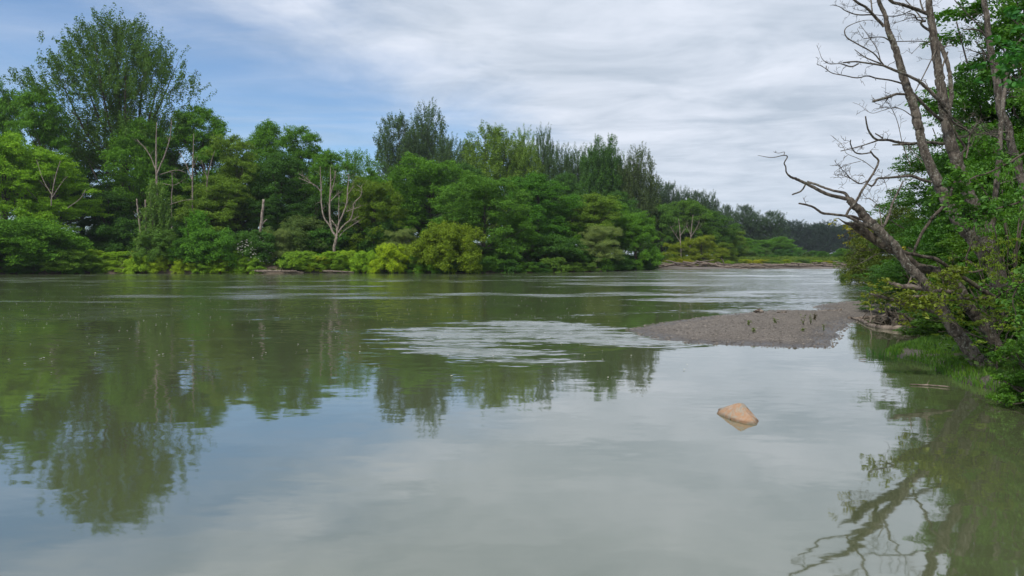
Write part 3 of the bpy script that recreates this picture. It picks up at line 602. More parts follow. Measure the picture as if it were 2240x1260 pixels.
dead('dead_tree','bleached leafless tree with upturned limbs standing on the green bench',733,93,[
 [(732,556,4.6),r7(500,980,4.8),r7(525,890,4.5)],
 [r7(525,890,4),r7(480,830,3.5),r7(460,740,3.3),r7(455,600,3),r7(462,450,2.5),r7(465,320,1.8),r7(462,220,1)],
 [r7(470,800,2.6),r7(400,700,2.4),r7(375,560,2.2),r7(372,400,1.8),r7(365,290,1.4),r7(362,200,.8)],
 [r7(372,450,1.6),r7(320,390,1.4),r7(240,350,1.2),r7(150,310,.7)],[r7(300,385,1),r7(220,310,.9),r7(150,270,.6)],
 [r7(525,880,3),r7(545,760,2.8),r7(590,660,2.5),r7(625,550,2.2),r7(630,450,1.9),r7(640,350,1.4),r7(645,270,.8)],
 [r7(540,850,2.6),r7(590,780,2.3),r7(660,720,2),r7(685,640,1.9),r7(695,560,1.8),r7(760,490,1.5),r7(770,420,1.2),r7(725,380,.8)],
 [r7(530,860,2.2),r7(520,790,2),r7(475,730,1.7)],[r7(545,750,1.5),r7(545,640,1.3),r7(548,480,.7)],
 [r7(465,540,1.6),r7(520,480,1.2),r7(545,460,.7)],[r7(470,460,1.5),r7(500,350,1.2),r7(515,240,.7)],
 [r7(620,640,1.4),r7(680,620,1.2),r7(740,600,1),r7(765,580,.7)],[r7(550,890,1.6),r7(600,830,1.3),r7(690,770,1),r7(745,730,.7)],[r7(630,480,1.2),r7(680,410,1),r7(690,400,.8)],
 [r7(660,740,1.2),r7(745,690,.8)]],tw=5,twl=1.9)
dead('dead_tree','tall bleached bare tree with two arms, rising out of the slim young poplar',343,93,[
 [(345,560,4),(344,470,3.8),(342,380,3.2),(341,330,2.3),(343,268,.9)],[(343,380,2.2),(360,340,1.8),(372,300,1.3),(375,262,.7)],[(341,370,1.8),(325,335,1.3),(300,305,.7)],[(350,382,1.4),(385,372,1.1),(408,378,.6)],[(352,455,1.2),(395,440,1),(425,436,.6)],[(350,400,1.2),(380,405,.9),(400,395,.5)]],tw=4,twl=1.8)
dead('dead_tree','thin grey dead pole with short twigs left of the olive green alder',421,98,[[(421,500,2.2),(421,400,2.2),(422,350,1.8),(424,292,.7)],[(421,395,1.4),(405,355,1),(393,335,.5)],[(421,370,1),(433,340,.6)]],tw=3,twl=1.5)
dead('dead_tree','crooked thin dead stem hanging right of the tall bleached bare tree',375,94,[[(376,500,1.4),(375,435,1.4),(377,410,1.5),(376,378,1)]],tw=0,twl=0)
dead('dead_tree','thin pale leaning dead stem in front of the olive green alder',455,99,[[(450,500,1.6),(453,400,1.6),(462,355,1.2),(470,330,.6)],[(453,390,1),(440,350,.5)]],tw=3,twl=1.4)
dead('snag','pale broken snag with a square top and one stub, above the flowered bush',573,92,[[(568,545,4.4),(570,500,4.4),(574,465,4),(577,436,3.6)],[(573,492,2.2),(579,484,1.8),(584,480,1.4)]],tw=0,twl=0,cat='snag')
dead('snag','short grey broken stub left of the slim young poplar',304,90,[[(309,520,2.6),(304,480,3),(301,455,2.6),(299,435,2)],[(303,475,1.6),(292,462,1)]],tw=0,twl=0,cat='snag')
dead('snag','second short broken stub touching the slim young poplar',318,90,[[(319,520,2.6),(319,470,3),(318,437,2.4)]],tw=0,twl=0,cat='snag')
dead('dead_tree','pale bare dead tree at the bend, left of two',1490,150,[[(1490,575,1.8),(1489,540,1.8),(1487,500,1.3),(1484,478,.6)],[(1489,530,1.2),(1475,510,.8),(1466,495,.4)],[(1488,515,1),(1500,500,.5)]],tw=4,twl=3)
dead('dead_tree','pale bare dead tree at the bend, right of two',1513,152,[[(1509,575,1.8),(1510,530,1.8),(1513,495,1.3),(1516,470,.6)],[(1511,520,1.2),(1524,498,.8),(1530,485,.4)],[(1510,512,1),(1502,495,.5)]],tw=4,twl=3)
# pale bare limbs showing through the bright alder at the left
dead('dead_tree','pale forked dead limbs showing through the bright alder on the left',105,87.5,[[(112,450,1.4),(113,430,1.6),(122,385,1.5),(132,352,.8)],[(113,425,1.1),(95,395,.9),(80,350,.5)],[(114,432,1.1),(135,400,.9),(148,385,.4)],[(148,455,1.3),(175,435,1.1),(187,415,.7)]],tw=2,twl=1.3)
# ---------------------------------------------------------------- driftwood
mb=MB(); P,r=smooth_path([(-3,0,0),(-1.2,.05,.03),(1,.0,.0),(3,-.08,.02)],[.16,.19,.15,.09],4,np.random.default_rng(2),.1); mb.tube(P,r,8,.05,np.random.default_rng(3))
for Q_,q_ in branchlets(P,r,3,np.random.default_rng(6),.9,0,.3): mb.tube(Q_,q_*2,4)
LOG=mb.mesh('log'); LOG.materials.append(M_drift)
def log(px,py,Y,length,rz,tilt,th,label,group,z=None,name='driftwood_log'):
    x=(px-CX)/F*Y; o=link(name,LOG); zz=gz(x,Y) if z is None else z
    o.location=(x,Y,max(zz,0)+th*.12+py); o.rotation_euler=(rr.uniform(0,6),tilt,rz); o.scale=(length/6,th*.72,th*.72); tag(o,label,'driftwood',group); return o
for i in range(34):
    px_=rr.uniform(1458,1600); log(px_,rr.uniform(.0,.9)*(1-abs(px_-1525)/95),rr.uniform(141,146),rr.uniform(2.5,8),rr.uniform(-.7,.7) if i%3 else rr.uniform(0,3),rr.uniform(-.22,.22),rr.uniform(.8,1.7),'weathered grey driftwood log lying in the tangled heap left of the far shelf','logs of the far tangled heap')
for i in range(62):
    px_=rr.uniform(1605,1845); log(px_,rr.uniform(.0,.45),rr.uniform(142,153),rr.uniform(3,9),rr.uniform(-.3,.3) if i%4 else rr.uniform(0,3),rr.uniform(-.08,.08),rr.uniform(.7,1.5),'weathered grey driftwood log lying along the edge of the far shelf','logs along the far shelf')
log(600,.1,87.9,5.8,.02,.01,1.3,'straight dark log lying at the water edge below the bare cutbank',None,z=0)
log(640,.05,88.1,2.8,.3,.05,.9,'pale broken log at the right end of the straight dark one',None,z=0)
log(740,.1,88.4,4,.1,.03,.9,'grey log half buried in weeds at the waterline below the dead tree',None,z=0)
log(300,.1,87.6,5,-.05,.02,.9,'grey log at the waterline below the low shrubs on the left',None,z=0)
log(1584,.6,141,2.6,.4,1.0,.8,'grey branch sticking up out of the right end of the log heap',None)
# ---------------------------------------------------------------- boulder in the water
bm=bmesh.new()
pts=[np.array([*wat(1567,905),0]),np.array([*wat(1598,919),0]),np.array([*wat(1630,927.5),0]),np.array([*wat(1656,930),0]),np.array([*wat(1661,921),0]),
     at(1611,882.5,6.62),at(1617,880.5,6.6),at(1625,881.5,6.6),at(1630,887,6.7),at(1656,919,6.5),np.array([2.1,6.95,0.0])]
O=np.array([2.1,6.5,0]); 
for p in list(pts): bm.verts.new(p-O)
for p in pts:
    if p[2]<.03:
        g_=(p-O)*1.35; g_[2]=-.22; bm.verts.new(g_)
bmesh.ops.convex_hull(bm,input=bm.verts); 
for v in [v for v in bm.verts if not v.link_faces]: bm.verts.remove(v)
bmesh.ops.bevel(bm,geom=list(bm.edges),offset=.006,segments=2,affect='EDGES')
bmesh.ops.triangulate(bm,faces=bm.faces); bmesh.ops.subdivide_edges(bm,edges=[e for e in bm.edges if e.calc_length()>.03],cuts=3)
bmesh.ops.triangulate(bm,faces=bm.faces)
from mathutils import noise as mn
bm.normal_update()
for v in bm.verts: v.co+=v.normal*(mn.noise(v.co*9)*.006+mn.noise(v.co*40)*.0035)
me=bpy.data.meshes.new('boulder'); bm.to_mesh(me); bm.free(); me.polygons.foreach_set('use_smooth',np.ones(len(me.polygons),bool))
rock=link('boulder',me,M_rock); rock.location=O; tag(rock,'tan wedge-shaped boulder with rusty stains sticking out of the calm water','boulder')
# ---------------------------------------------------------------- gravel bar dressing
rng=np.random.default_rng(31)
bx=np.array(BAR); n=60000; X=rng.uniform(bx[:,0].min(),bx[:,0].max(),n); Y_=rng.uniform(bx[:,1].min(),bx[:,1].max(),n)
sb=sdf(X,Y_,BAR); k=sb>.03; X=X[k];Y_=Y_[k]; Z=land(X,Y_)[0]; n=len(X)
ico=np.array([(0,0,.6),(1,0,0),(0,1,0),(-1,0,0),(0,-1,0),(0,0,-.6)],float); iq=np.array([(0,1,2,2),(0,2,3,3),(0,3,4,4),(0,4,1,1)])
a=rng.uniform(0,6.28,n); s=rng.gamma(3,.0044,n).clip(.004,.06); ca,sa=np.cos(a),np.sin(a); el=rng.uniform(.6,1,n)
vx=ico[None,:,0]*s[:,None]; vy=ico[None,:,1]*(s*el)[:,None]; vz=ico[None,:,2]*(s*rng.uniform(.6,1.1,n))[:,None]
V=np.stack([vx*ca[:,None]-vy*sa[:,None]+X[:,None],vx*sa[:,None]+vy*ca[:,None]+Y_[:,None],vz+Z[:,None]+.004],-1)
# two quads make the visible top of each stone
Q=np.arange(n)[:,None,None]*6+np.array([[0,1,2,3],[0,3,4,1]])[None]
peb=link('pebbles',quad_mesh('pebbles',V,Q),M_pebble); tag(peb,'grey and tan pebbles strewn over the low gravel bar','gravel',kind='stuff')
def sprout(px,py,hpx,label,n=5,dark=False):
    x,Y=wat(px,py+3); z=gz(x,Y); e=empty('sprout',(x,Y,z)); rng=np.random.default_rng(int(px)); h=hpx/F*Y; mb=MB(); C=[]
    for i in range(n):
        t=np.linspace(0,1,5)[:,None]; d=np.array([rng.normal()*.18,rng.normal()*.18,1]); P=t*d*h*rng.uniform(.6,1); mb.tube(P,np.linspace(.006,.002,5),4)
        C.append(P[1:]+rng.normal(size=(4,3))*.01)
    link('stem',mb.mesh('stem'),M_dark_bark,e); C=np.vstack(C); V,Q=clumps(C,np.full((len(C),3),.022),3,.04,rng,.3,.6)
    f=link('foliage',quad_mesh('foliage',V,Q),M_near,e); f.color=(.10,.09,.04,1) if dark else (.15,.22,.05,1)
    tag(e,label,'sprout','sprouts on the gravel bar')
sprout(1637,721,13,'small green sprout on the bar, left of the middle'); sprout(1695,714,14,'green sprout near the middle of the gravel bar'); sprout(1649,736,9,'tiny sprout close to the near edge of the bar')
sprout(1757,713,26,'tall thin sprout, leftmost of the cluster on the right part of the bar',3); sprout(1773,712,24,'tall thin sprout in the middle of the cluster on the bar',3)
sprout(1782,702,16,'dark bushy sprout behind the tall thin ones on the bar',9,True); sprout(1801,722,20,'thin sprout at the right of the cluster on the bar',3); sprout(1756,727,6,'tiny sprout in front of the cluster on the bar')
def stick(name,label,pts,Y=None,mt=M_drift,k=7,cat='driftwood',group=None,tw=0,twl=.3):
    """pts: (px,py,height above ground/water, radius m)"""
    rng=np.random.default_rng(int(pts[0][0])); P=[]
    for a,b,h,r in pts:
        if Y is None: x,y=wat(a,b); P.append((x,y,max(gz(x,y),0)+h))
        else: P.append(tuple(at(a,b,Y)))
    O=np.array(P[0]); P,r=smooth_path(np.array(P)-O,[p[3] for p in pts],5,rng,.12); mb=MB(); mb.tube(P,r,k,.06,rng)
    if tw:
        for Q_,q_ in branchlets(P,r,tw,rng,twl,1): mb.tube(Q_,q_,4)
    o=link(name,mb.mesh(name),mt); o.location=O; tag(o,label,cat,group); return o
stick('driftwood_chunk','pale chunk of driftwood near the far edge of the bar',[(1650,685,.03,.03),(1660,684,.05,.06),(1668,685.5,.03,.05)])
stick('driftwood_chunk','flat rusty brown piece of wood right behind the pale chunk on the bar',[(1700,692,.01,.02),(1720,691.5,.01,.03)])
stick('driftwood_log','pale log lying flat where the bar meets the right bank',[(1854,698,.01,.02),(1880,698.5,.02,.045),(1910,696,.02,.05),(1950,700,.03,.05)])
stick('driftwood_log','bare curved branch lying in the water under the right bank bushes',[(1856,697,.03,.02),(1885,704,.03,.04),(1905,714,.02,.05),(1940,720,.03,.06),(1990,722,.04,.06)],tw=4,twl=.8)
stick('driftwood_log','dark twig lying on the far right part of the bar',[(1797,681,.01,.015),(1830,683,.015,.02),(1840,684,.02,.04)])
stick('twig','thin pale twig floating in the shallows beside the grass spit',[(1990,843,.012,.006),(2020,844,.012,.01),(2050,846,.012,.008),(2078,849,.012,.005)],cat='twig',tw=3,twl=.15)
stick('twig','short twig on the water left of the grass spit',[(1878,788,.01,.005),(1890,789,.015,.006),(1897,787,.02,.004)],cat='twig',tw=2,twl=.12)
# ---------------------------------------------------------------- grass on the spit
rng=np.random.default_rng(9)
def grass(name,label,n,test,hmin,hmax,col,bound,w=.006,kind='stuff'):
    X=rng.uniform(bound[0],bound[1],n*6); Y=rng.uniform(bound[2],bound[3],n*6); z,sl,sr,sb,lb=land(X,Y); k=test(X,Y,sr)
    X=X[k][:n];Y=Y[k][:n];z=z[k][:n]; n=len(X); h=rng.uniform(hmin,hmax,n)*(.6+.4*np.clip(fbm(X,Y,2.5,41)+.5,0,1.4)); a=rng.uniform(0,6.28,n); l=rng.normal(size=(n,2))*.28
    d=np.stack([np.cos(a),np.sin(a),0*a],-1)*w; B=np.stack([X,Y,z],-1); M=B+np.stack([l[:,0]*h*.3,l[:,1]*h*.3,h*.6],-1); T=B+np.stack([l[:,0]*h,l[:,1]*h,h],-1)
    V=np.stack([B-d,B+d,M+d*.8,M-d*.8,T+d*.15,T-d*.15],1); b=np.arange(n)[:,None]*6; Q=np.concatenate([b+[0,1,2,3],b+[3,2,4,5]],0)
    o=link(name,quad_mesh(name,V.reshape(-1,3),Q),M_grass); o.color=(*col,1); tag(o,label,'grass',kind=kind)
grass('grass','short bright green grass on the muddy spit under the leaning trees',26000,lambda X,Y,s:(s>.0)&(s<3.2)&(fbm(X,Y,3,44)>-.36),.04,.13,(.085,.18,.03),(5.4,10,7.6,14))
grass('reeds','tall thin reed blades standing in the shallows by the grass spit',260,lambda X,Y,s:(s<.0)&(s>-.35)&(fbm(X,Y,4,45)>.35),.12,.32,(.06,.17,.03),(5.2,6.6,8.4,11),.005)
cover('bank_weeds','dark weeds and leaf litter on the soil of the right bank','undergrowth',[(2180,12.5,1.6,1.5,.3),(2280,10,1.2,1.2,.3),(2230,14,2,2,.4),(2200,17,2,2,.4),(2200,21,2.5,3,.5),(2150,26,4,4,.7),(2100,36,6,6,1.0),(2360,8,1,1.4,.35)],.07,60,(.045,.09,.02),.10,M_near)
# ---------------------------------------------------------------- near right trees, traced limb by limb
r1=lambda X,Y,r:(1760+X*.2143,Y*.2143,r)
r2=lambda X,Y,r:(1760+X*.2143,250+Y*.2143,r)
r3=lambda X,Y,r:(1640+X*.1607,310+Y*.1607,r)
r4=lambda X,Y,r:(1860+X*.1746,480+Y*.1746,r)
r5=lambda X,Y,r:(1860+X*.2302,640+Y*.2302,r)
def near_tree(label,Y0,trunk,limbs,seed,lean=.0,mt=M_near_bark,name='bare_tree'):
    rng=np.random.default_rng(seed); b=at(trunk[0][0],trunk[0][1],Y0); O=np.array([b[0],b[1],b[2]]); e=empty(name,O); tag(e,label,'bare tree')
    def dep(py): return Y0+lean*(trunk[0][1]-py)/800
    def build(tr,dy,mat_,nm,tw,twl,seg=5,k=8):
        n=len(tr); P=[];r=[]
        for j,(a,b_,c) in enumerate(tr):
            y=dep(b_)+dy*j/max(1,n-1); P.append(at(a,b_,y)-O); r.append(c*(.80 if nm=='trunk' else .54)/F*y)
        P,r=smooth_path(P,r,seg,rng,.07); mb=MB(); mb.tube(P,r,k,.035,rng)
        for Q_,q_ in branchlets(P,r,int(tw*1.7),rng,twl,1,.15,.16): mb.tube(Q_,np.maximum(q_*.7,.0022),4)
        link(nm,mb.mesh(nm),mat_,e)
    build(trunk,0,mt,'trunk',0,.5,8,12)
    for l in limbs:
        big=max(p[2] for p in l[0])>5; build(l[0],l[1],mt,'branch',l[2] if len(l)>2 else 3,l[3] if len(l)>3 else .35,5,9 if big else 6)
near_tree('lichen-spotted bare tree leaning far out over the water from the grass spit',8.9,
 [(2196,850,30),r5(1440,810,27),r5(1340,755,25),r5(1200,640,20),r5(1090,480,17),r5(980,340,16),r5(880,180,16),r4(1000,890,14),r4(860,720,13),r4(720,580,12),r4(560,330,11),r4(430,210,11),r4(300,80,13),r3(1600,1060,12),r3(1480,920,11),r3(1350,790,10)],
 [([r3(1340,780,8),r3(1150,740,7),r3(1000,690,7),r3(850,610,6.3),r3(750,560,6),r3(640,510,5.5),r3(560,480,4.6),r3(500,420,3),r3(490,340,2.6),r3(470,290,2.5),r3(512,205,2.3),r3(460,185,1.8),r3(300,215,1.4),r3(110,185,.9)],-.3,0),
  ([r3(1360,790,7),r3(1290,700,6),r3(1150,670,4.6),r3(1000,620,4.6),r3(900,580,4.6),r3(780,545,4.6)],.2,0),
  ([r3(760,580,3.6),r3(700,670,3.3),r3(580,720,3)],-.15,0),
  ([r3(465,180,1.5),r3(472,140,1.2),r3(390,155,1),r3(320,135,.7)],0,1,.08),
  ([r3(1760,1190,10),r3(1560,1130,8),r3(1440,1070,6.5),r3(1320,1010,5.5)],-.1,0),
  ([r3(1520,1060,5.5),r3(1400,1015,5),r3(1320,1010,5),r3(1100,985,5),r3(985,970,5),r3(880,900,4.4),r3(780,860,4),r3(670,840,3.5)],-.35,1,.15),
  ([r3(1310,1010,5),r3(1350,930,5),r3(1450,810,5),r3(1520,680,5),r3(1610,540,4.6),r3(1700,400,4.2),r3(1752,262,4),r3(1690,190,3.5),r3(1640,125,3)],-.2,2,.3),
  ([r3(1650,150,3),r3(1500,165,3),r3(1420,130,2.6),r3(1372,30,2.5),r3(1374,-25,2)],-.2,2,.25),
  ([r3(1600,535,2.5),r3(1500,570,2.1),r3(1400,520,1.9),r3(1310,430,1.6),r3(1240,360,1.2),r3(1210,290,.8)],-.3,6,.25),
  ([r3(1690,370,1.8),r3(1590,290,1.6),r3(1470,225,1.4),r3(1320,160,1.1),r3(1280,80,.9),r3(1225,0,.7)],.2,2,.2),
  ([r3(1510,265,1.2),r3(1300,320,1.1),r3(1150,415,.8)],.1,2,.2),
  ([r3(1500,570,1.6),r3(1370,500,1.3),r3(1270,462,1.1),r3(1180,440,.7)],-.1,4,.25),
  ([r3(1740,1240,6),r3(1840,1120,5.5),r3(1900,980,5),r3(1950,820,4.4),r3(2040,640,3.5),r3(2085,540,2.5)],.4,3,.4),
  ([r4(1150,1180,10),r4(1000,1140,8.5),r4(850,1100,8),r4(650,1050,7),r4(450,980,6),r4(240,930,3.5)],-.5,5,.4),
  ([r3(1800,1150,2.5),r3(1770,950,2),r3(1750,870,1.8),r3(1620,760,1.2)],.3,5,.3)],3,.35)
near_tree('dark thick bare trunk with broken splintered end, leaning beside the lichen-spotted one',9.2,
 [(2200,830,20),r5(1440,640,18),r5(1330,400,16),r5(1200,220,15),r5(1090,100,15),r4(1400,920,14),r4(1250,740,13),r4(1050,645,12.5),r4(850,600,12),r4(650,440,12),r4(400,310,12),r4(200,180,12),r4(40,60,11)],
 [([r4(60,70,9),r3(1360,1120,7),r3(1290,1100,4),r3(1210,1045,1.5)],-.05,0),
  ([r4(1850,1000,10),r4(1720,930,9),r4(1560,820,9),r4(1330,670,8),r4(1230,600,7.5),r4(1060,490,7.5),r4(950,470,7),r4(800,440,7),r4(620,400,7),r4(480,370,6)],-.25,2,.4),
  ([r4(350,270,7),r4(330,190,7),r3(1700,1190,8)],-.1,0),
  ([r4(790,430,4),r4(830,320,5),r4(900,170,5.6),r4(1010,10,6),r2(1310,1050,6),r2(1450,900,6),r2(1500,780,5.2),r2(1560,620,4.6),r2(1600,500,4.2),r2(1610,400,4.2),r2(1640,340,4.4),r2(1560,220,4.5),r2(1450,0,4)],-.4,4,.5),
  ([r4(1080,530,2),r4(1130,620,2),r4(1160,760,2),r4(1180,960,1.8),r4(1240,1100,1.2)],-.2,2,.2),
  ([r4(1330,660,3.4),r4(1450,600,3),r4(1450,480,3),r4(1520,300,2.6),r4(1560,60,2.4),r2(1740,840,2)],-.3,3,.4),
  ([r4(1700,1140,3.5),r4(1800,1020,3.2),r4(1920,910,3),r4(2176,830,2.6)],-.7,2,.4),
  ([r4(470,400,1.5),r4(330,440,1.5),r4(200,510,1.4),r4(0,610,1)],-.5,3,.3),
  ([r4(300,370,1.6),r4(160,395,1.3),r4(60,380,1),r4(-60,450,.8)],-.3,4,.3)],4,.35,M_dark_bark)
near_tree('tall grey bare tree leaning left, left one of the two upright trunks against the sky',9.6,
 [(2250,860,20),(2235,800,18),(2215,720,17),(2190,640,15),(2165,583,14),r4(1600,360,14),r2(1680,1250,14),r2(1600,1150,14),r2(1480,950,14),r2(1400,780,14),r2(1330,630,13),r2(1250,450,11.5),r2(1200,300,11),r2(1170,150,11),r1(1150,1240,12),r1(1120,1100,11),r1(1060,930,10.5),r1(1000,750,9.5),r1(940,540,8.5),r1(890,400,8),r1(850,300,7),r1(820,150,5.6),r1(755,0,5),(1908,-70,4),(1890,-150,2.5)],
 [([r1(810,270,6),r1(700,150,5.6),r1(620,70,5),r1(500,-10,4.6),(1835,-60,2.5)],-.3,4,.5),
  ([r1(690,150,3),r1(540,150,2.5),r1(420,110,2),r1(360,70,1.5),r1(280,50,.9)],-.2,4,.25),
  ([r1(690,130,3),r1(680,0,2.5),(1903,-60,1.5)],.2,4,.4),
  ([r1(860,410,3),r1(800,380,2.2),r1(700,380,1.6),r1(600,390,1.1),r1(540,300,.8)],-.2,6,.25),
  ([r1(820,680,3.2),r1(770,620,3),r1(700,540,2.6),r1(560,460,2.5),r1(430,380,2.5),r1(413,300,2),r1(480,250,1.6),r1(600,210,1.2),r1(700,205,.8)],-.3,4,.2),
  ([r1(1440,1080,8),r1(1390,1040,7.4),r1(1300,950,7),r1(1180,840,6),r1(1050,770,5.6),r1(900,710,5),r1(800,670,4.2),r1(680,650,3.6),r1(520,630,3.2),r1(390,640,2.6)],-.3,4,.3),
  ([r1(550,650,3),r1(480,680,3),r1(400,660,2.5),r1(360,650,1.7),r1(250,650,1.4),r1(180,600,1.1),r1(150,520,.7)],-.1,4,.2),
  ([r1(1000,855,3.6),r1(880,820,3),r1(740,800,3),r1(640,775,2.6),r1(540,795,2.5),r1(400,770,2),r1(280,745,1.8),r1(200,690,1.3),r1(120,650,.8)],-.3,6,.22),
  ([r1(790,650,2.6),r1(770,600,2.2),r1(740,500,1.7),r1(660,380,1.4),r1(560,240,.8)],.2,4,.25),
  ([r1(780,650,3),r1(650,600,2.6),r1(580,560,2),r1(510,505,1.4)],.1,3,.2),
  ([r1(1045,965,4.6),r1(940,960,5),r1(860,990,5.5),r1(700,1035,5)],-.3,3,.3),
  ([r1(1090,940,6),r1(1200,1050,6),r1(1300,1150,6),r1(1400,1230,7)],.2,1,.3),
  ([r1(1090,1180,2),r1(1000,1120,1.6),r1(900,1100,1.4),r1(790,1130,1.2),r1(690,1155,1),r1(600,1110,.7)],-.3,4,.3),
  ([r2(1290,690,6),r2(1200,670,6),r2(1090,630,6),r2(950,640,4.8),r2(820,650,4.2),r2(745,655,4),r2(720,700,4),r2(685,732,3.6),r2(650,715,3)],-.4,6,.35),
  ([r2(1080,520,1.8),r2(1000,300,1.6),r2(960,120,1.5),r2(920,0,1.2),r1(870,1080,1),r1(830,1010,.7)],.1,6,.3),
  ([r2(1200,500,1.8),r2(1130,400,1.4),r2(1050,320,1)],.2,4,.3)],5,.5)
near_tree('tallest grey bare tree, right one of the two upright trunks, with a thick side stem',10.0,
 [(2262,850,19),(2248,800,17),(2232,730,15),(2205,650,15),(2180,583,15),r4(1680,200,15),r2(1830,1200,16),r2(1780,1050,16),r2(1680,830,15),r2(1600,620,15),r2(1540,450,15),r2(1480,250,14.5),r1(1440,1200,14),r1(1410,1000,12.5),r1(1380,800,11.5),r1(1350,600,10.5),r1(1320,400,10),r1(1290,200,9),r1(1268,0,8),(2027,-80,7),(2018,-200,4),(2015,-300,2)],
 [([r1(1460,1150,9),r1(1500,1000,8),r1(1490,850,8),r1(1480,740,7),r1(1450,620,8),r1(1400,490,8),r1(1340,400,7)],.3,2,.3),
  ([r1(1250,140,7),r1(1100,80,7),r1(980,40,6.3),r1(870,0,6),(1920,-50,5),(1890,-100,2.5)],-.5,4,.5),
  ([r1(1270,310,5),r1(1200,260,4.6),r1(1190,225,4),r1(1235,215,3.6),r1(1150,200,3),r1(1120,150,2.6),r1(1050,140,2)],-.2,3,.25),
  ([r1(1285,430,2.6),r1(1150,420,2),r1(910,425,1.8)],-.3,3,.3),
  ([r1(1080,110,2.3),r1(980,155,2),r1(850,165,1.8),r1(720,150,1.4)],-.3,4,.25),
  ([r1(1220,130,3.6),r1(1180,0,3),(2005,-70,1.8)],.2,4,.4),
  ([r1(1460,530,3.4),r1(1410,680,3.4),r1(1390,850,3),r1(1390,1000,3)],-.1,1,.3),
  ([r1(1240,180,2),r1(1100,180,1.6),r1(1000,210,1.3),r1(880,250,.8)],-.3,3,.25),
  ([r1(1220,220,3),r1(1150,130,2.4),r1(1030,0,2)],.2,3,.3),
  ([r1(1280,455,1.8),r1(1200,450,1.4),r1(1150,490,1.2),r1(1090,550,.8)],-.2,2,.2),
  ([r1(1400,400,2.4),r1(1300,600,2.5),r1(1200,800,2.2),r1(1130,930,1.8)],-.3,2,.3),
  ([r2(1420,300,6.4),r2(1250,285,6.2),r2(1100,300,6),r2(900,312,3)],-.35,1,.3),
  ([r2(1080,300,5.6),r2(950,285,5.4),r2(850,262,5),r2(740,260,4.6),r2(680,210,4),r2(640,130,3.2),r2(622,20,2.6)],-.4,2,.25),
  ([r2(760,262,4),r2(650,300,2.6),r2(500,345,2.4),r2(370,375,2)],-.2,3,.2),([r2(800,245,3),r2(720,195,2.5)],0,0),
  ([r2(1560,250,4.4),r2(1690,190,4),r2(1520,80,4.5),r1(1480,1180,5),r1(1370,1060,4.5)],-.3,3,.5),
  ([r2(1650,450,3.6),r2(1670,340,3.8),r2(1700,180,3.6),r2(1800,60,2)],.1,5,.6)],6,.4)
near_tree('grey bare tree nearest the right edge, standing in front of the green leaves',10.4,
 [(2312,850,16),(2300,760,14),(2282,600,12),(2258,470,11),r2(2260,800,11),r2(2200,600,10.5),r2(2160,450,10),r2(2110,330,9.5),r2(2080,130,9),r1(2010,1150,10),r1(1980,950,9.6),r1(1950,750,9),r1(1910,560,8.2),r1(1880,400,7.6),r1(1860,180,7),r1(1830,0,6.3),(2148,-80,5),(2138,-200,3)],
 [([r1(1880,410,4),r1(1800,320,3.6),r1(1720,300,3),r1(1620,300,2)],-.2,3,.4),([r1(1820,330,3),r1(1790,270,3),r1(1700,180,2.6),r1(1530,0,2)],-.2,3,.4),
  ([r1(1940,720,3),r1(1850,550,2.6),r1(1740,420,2)],-.2,3,.4),([r1(1960,660,3),r1(2080,560,2.6),r1(2220,420,2)],.2,3,.5),
  ([r1(1890,570,3),r1(1750,530,2),r1(1640,490,1.3)],-.2,3,.4),([r2(2100,180,4),r2(1900,180,3),r2(1750,200,2),r2(1700,100,1.3)],-.3,8,.5),
  ([r2(2120,280,4),r2(1980,240,3),r2(1850,200,2)],-.3,8,.5),([r2(2200,440,3),r2(2020,380,2.2)],-.2,3,.3),([r1(2020,1100,2.6),r1(2100,900,2.2),r1(2240,830,1.6)],-.2,5,.5)],7,.3)
near_tree('slender bare stem crossing in front of the bare tree nearest the right edge',9.8,
 [(2182,800,9),(2175,680,8),(2168,560,8),r2(1910,1200,7.6),r2(1930,1000,7.4),r2(1960,700,7),r2(1990,400,6.3),r2(2000,200,6),r1(2020,1100,5.6),r1(2050,900,5.2),r1(2060,760,4.6),r1(2150,650,3.6),r1(2240,560,2.4)],
 [([r1(2060,790,2.6),r1(1960,680,2),r1(1850,600,1.5)],-.2,3,.3),([r2(2010,210,2.6),r2(1860,180,2),r2(1780,60,1.3)],-.2,5,.4),([r2(1960,720,2.6),r2(2200,640,1.8)],.2,4,.4)],8,.2)
stick('driftwood_log','reddish dead log stuck horizontally in the bushes behind the leaning trunk',[(1940,616,0,.02),(1965,625,0,.04),(2000,629,0,.045),(2035,632,0,.045),(2090,640,0,.04)],Y=11.5,tw=4,twl=.5)
stick('fallen_branch','pale forked branch in the bushes below the reddish dead log',[(1973,644,0,.01),(2008,649,0,.02),(2033,646,0,.025)],Y=10.8,tw=4,twl=.4,cat='branch')
# root tangle under the bank
for i,(px_,py_) in enumerate([(1945,716),(1975,712),(2010,722),(2040,716),(2060,728)]):
    x,y=wat(px_,py_); rng=np.random.default_rng(60+i); mb=MB()
    for j in range(12):
        a=rng.uniform(0,6.28); P=np.array([[0,0,.02],[np.cos(a)*.25,np.sin(a)*.2,.2],[np.cos(a)*.6,np.sin(a)*.5,rng.uniform(0,.45)]]); P[1]+=rng.normal(size=3)*.08
        P,r=smooth_path(P,[.05,.03,.008],4); mb.tube(P,r,5)
        for Q_,q_ in branchlets(P,r,2,rng,.4,0,.1): mb.tube(Q_,q_,4)
    o=link('root_tangle',mb.mesh('root_tangle'),M_dark_bark); o.location=(x,y,0); tag(o,'dark tangle of dead roots under the right bank, %s from the gravel bar'%ORD[i],'roots','root tangles under the right bank')
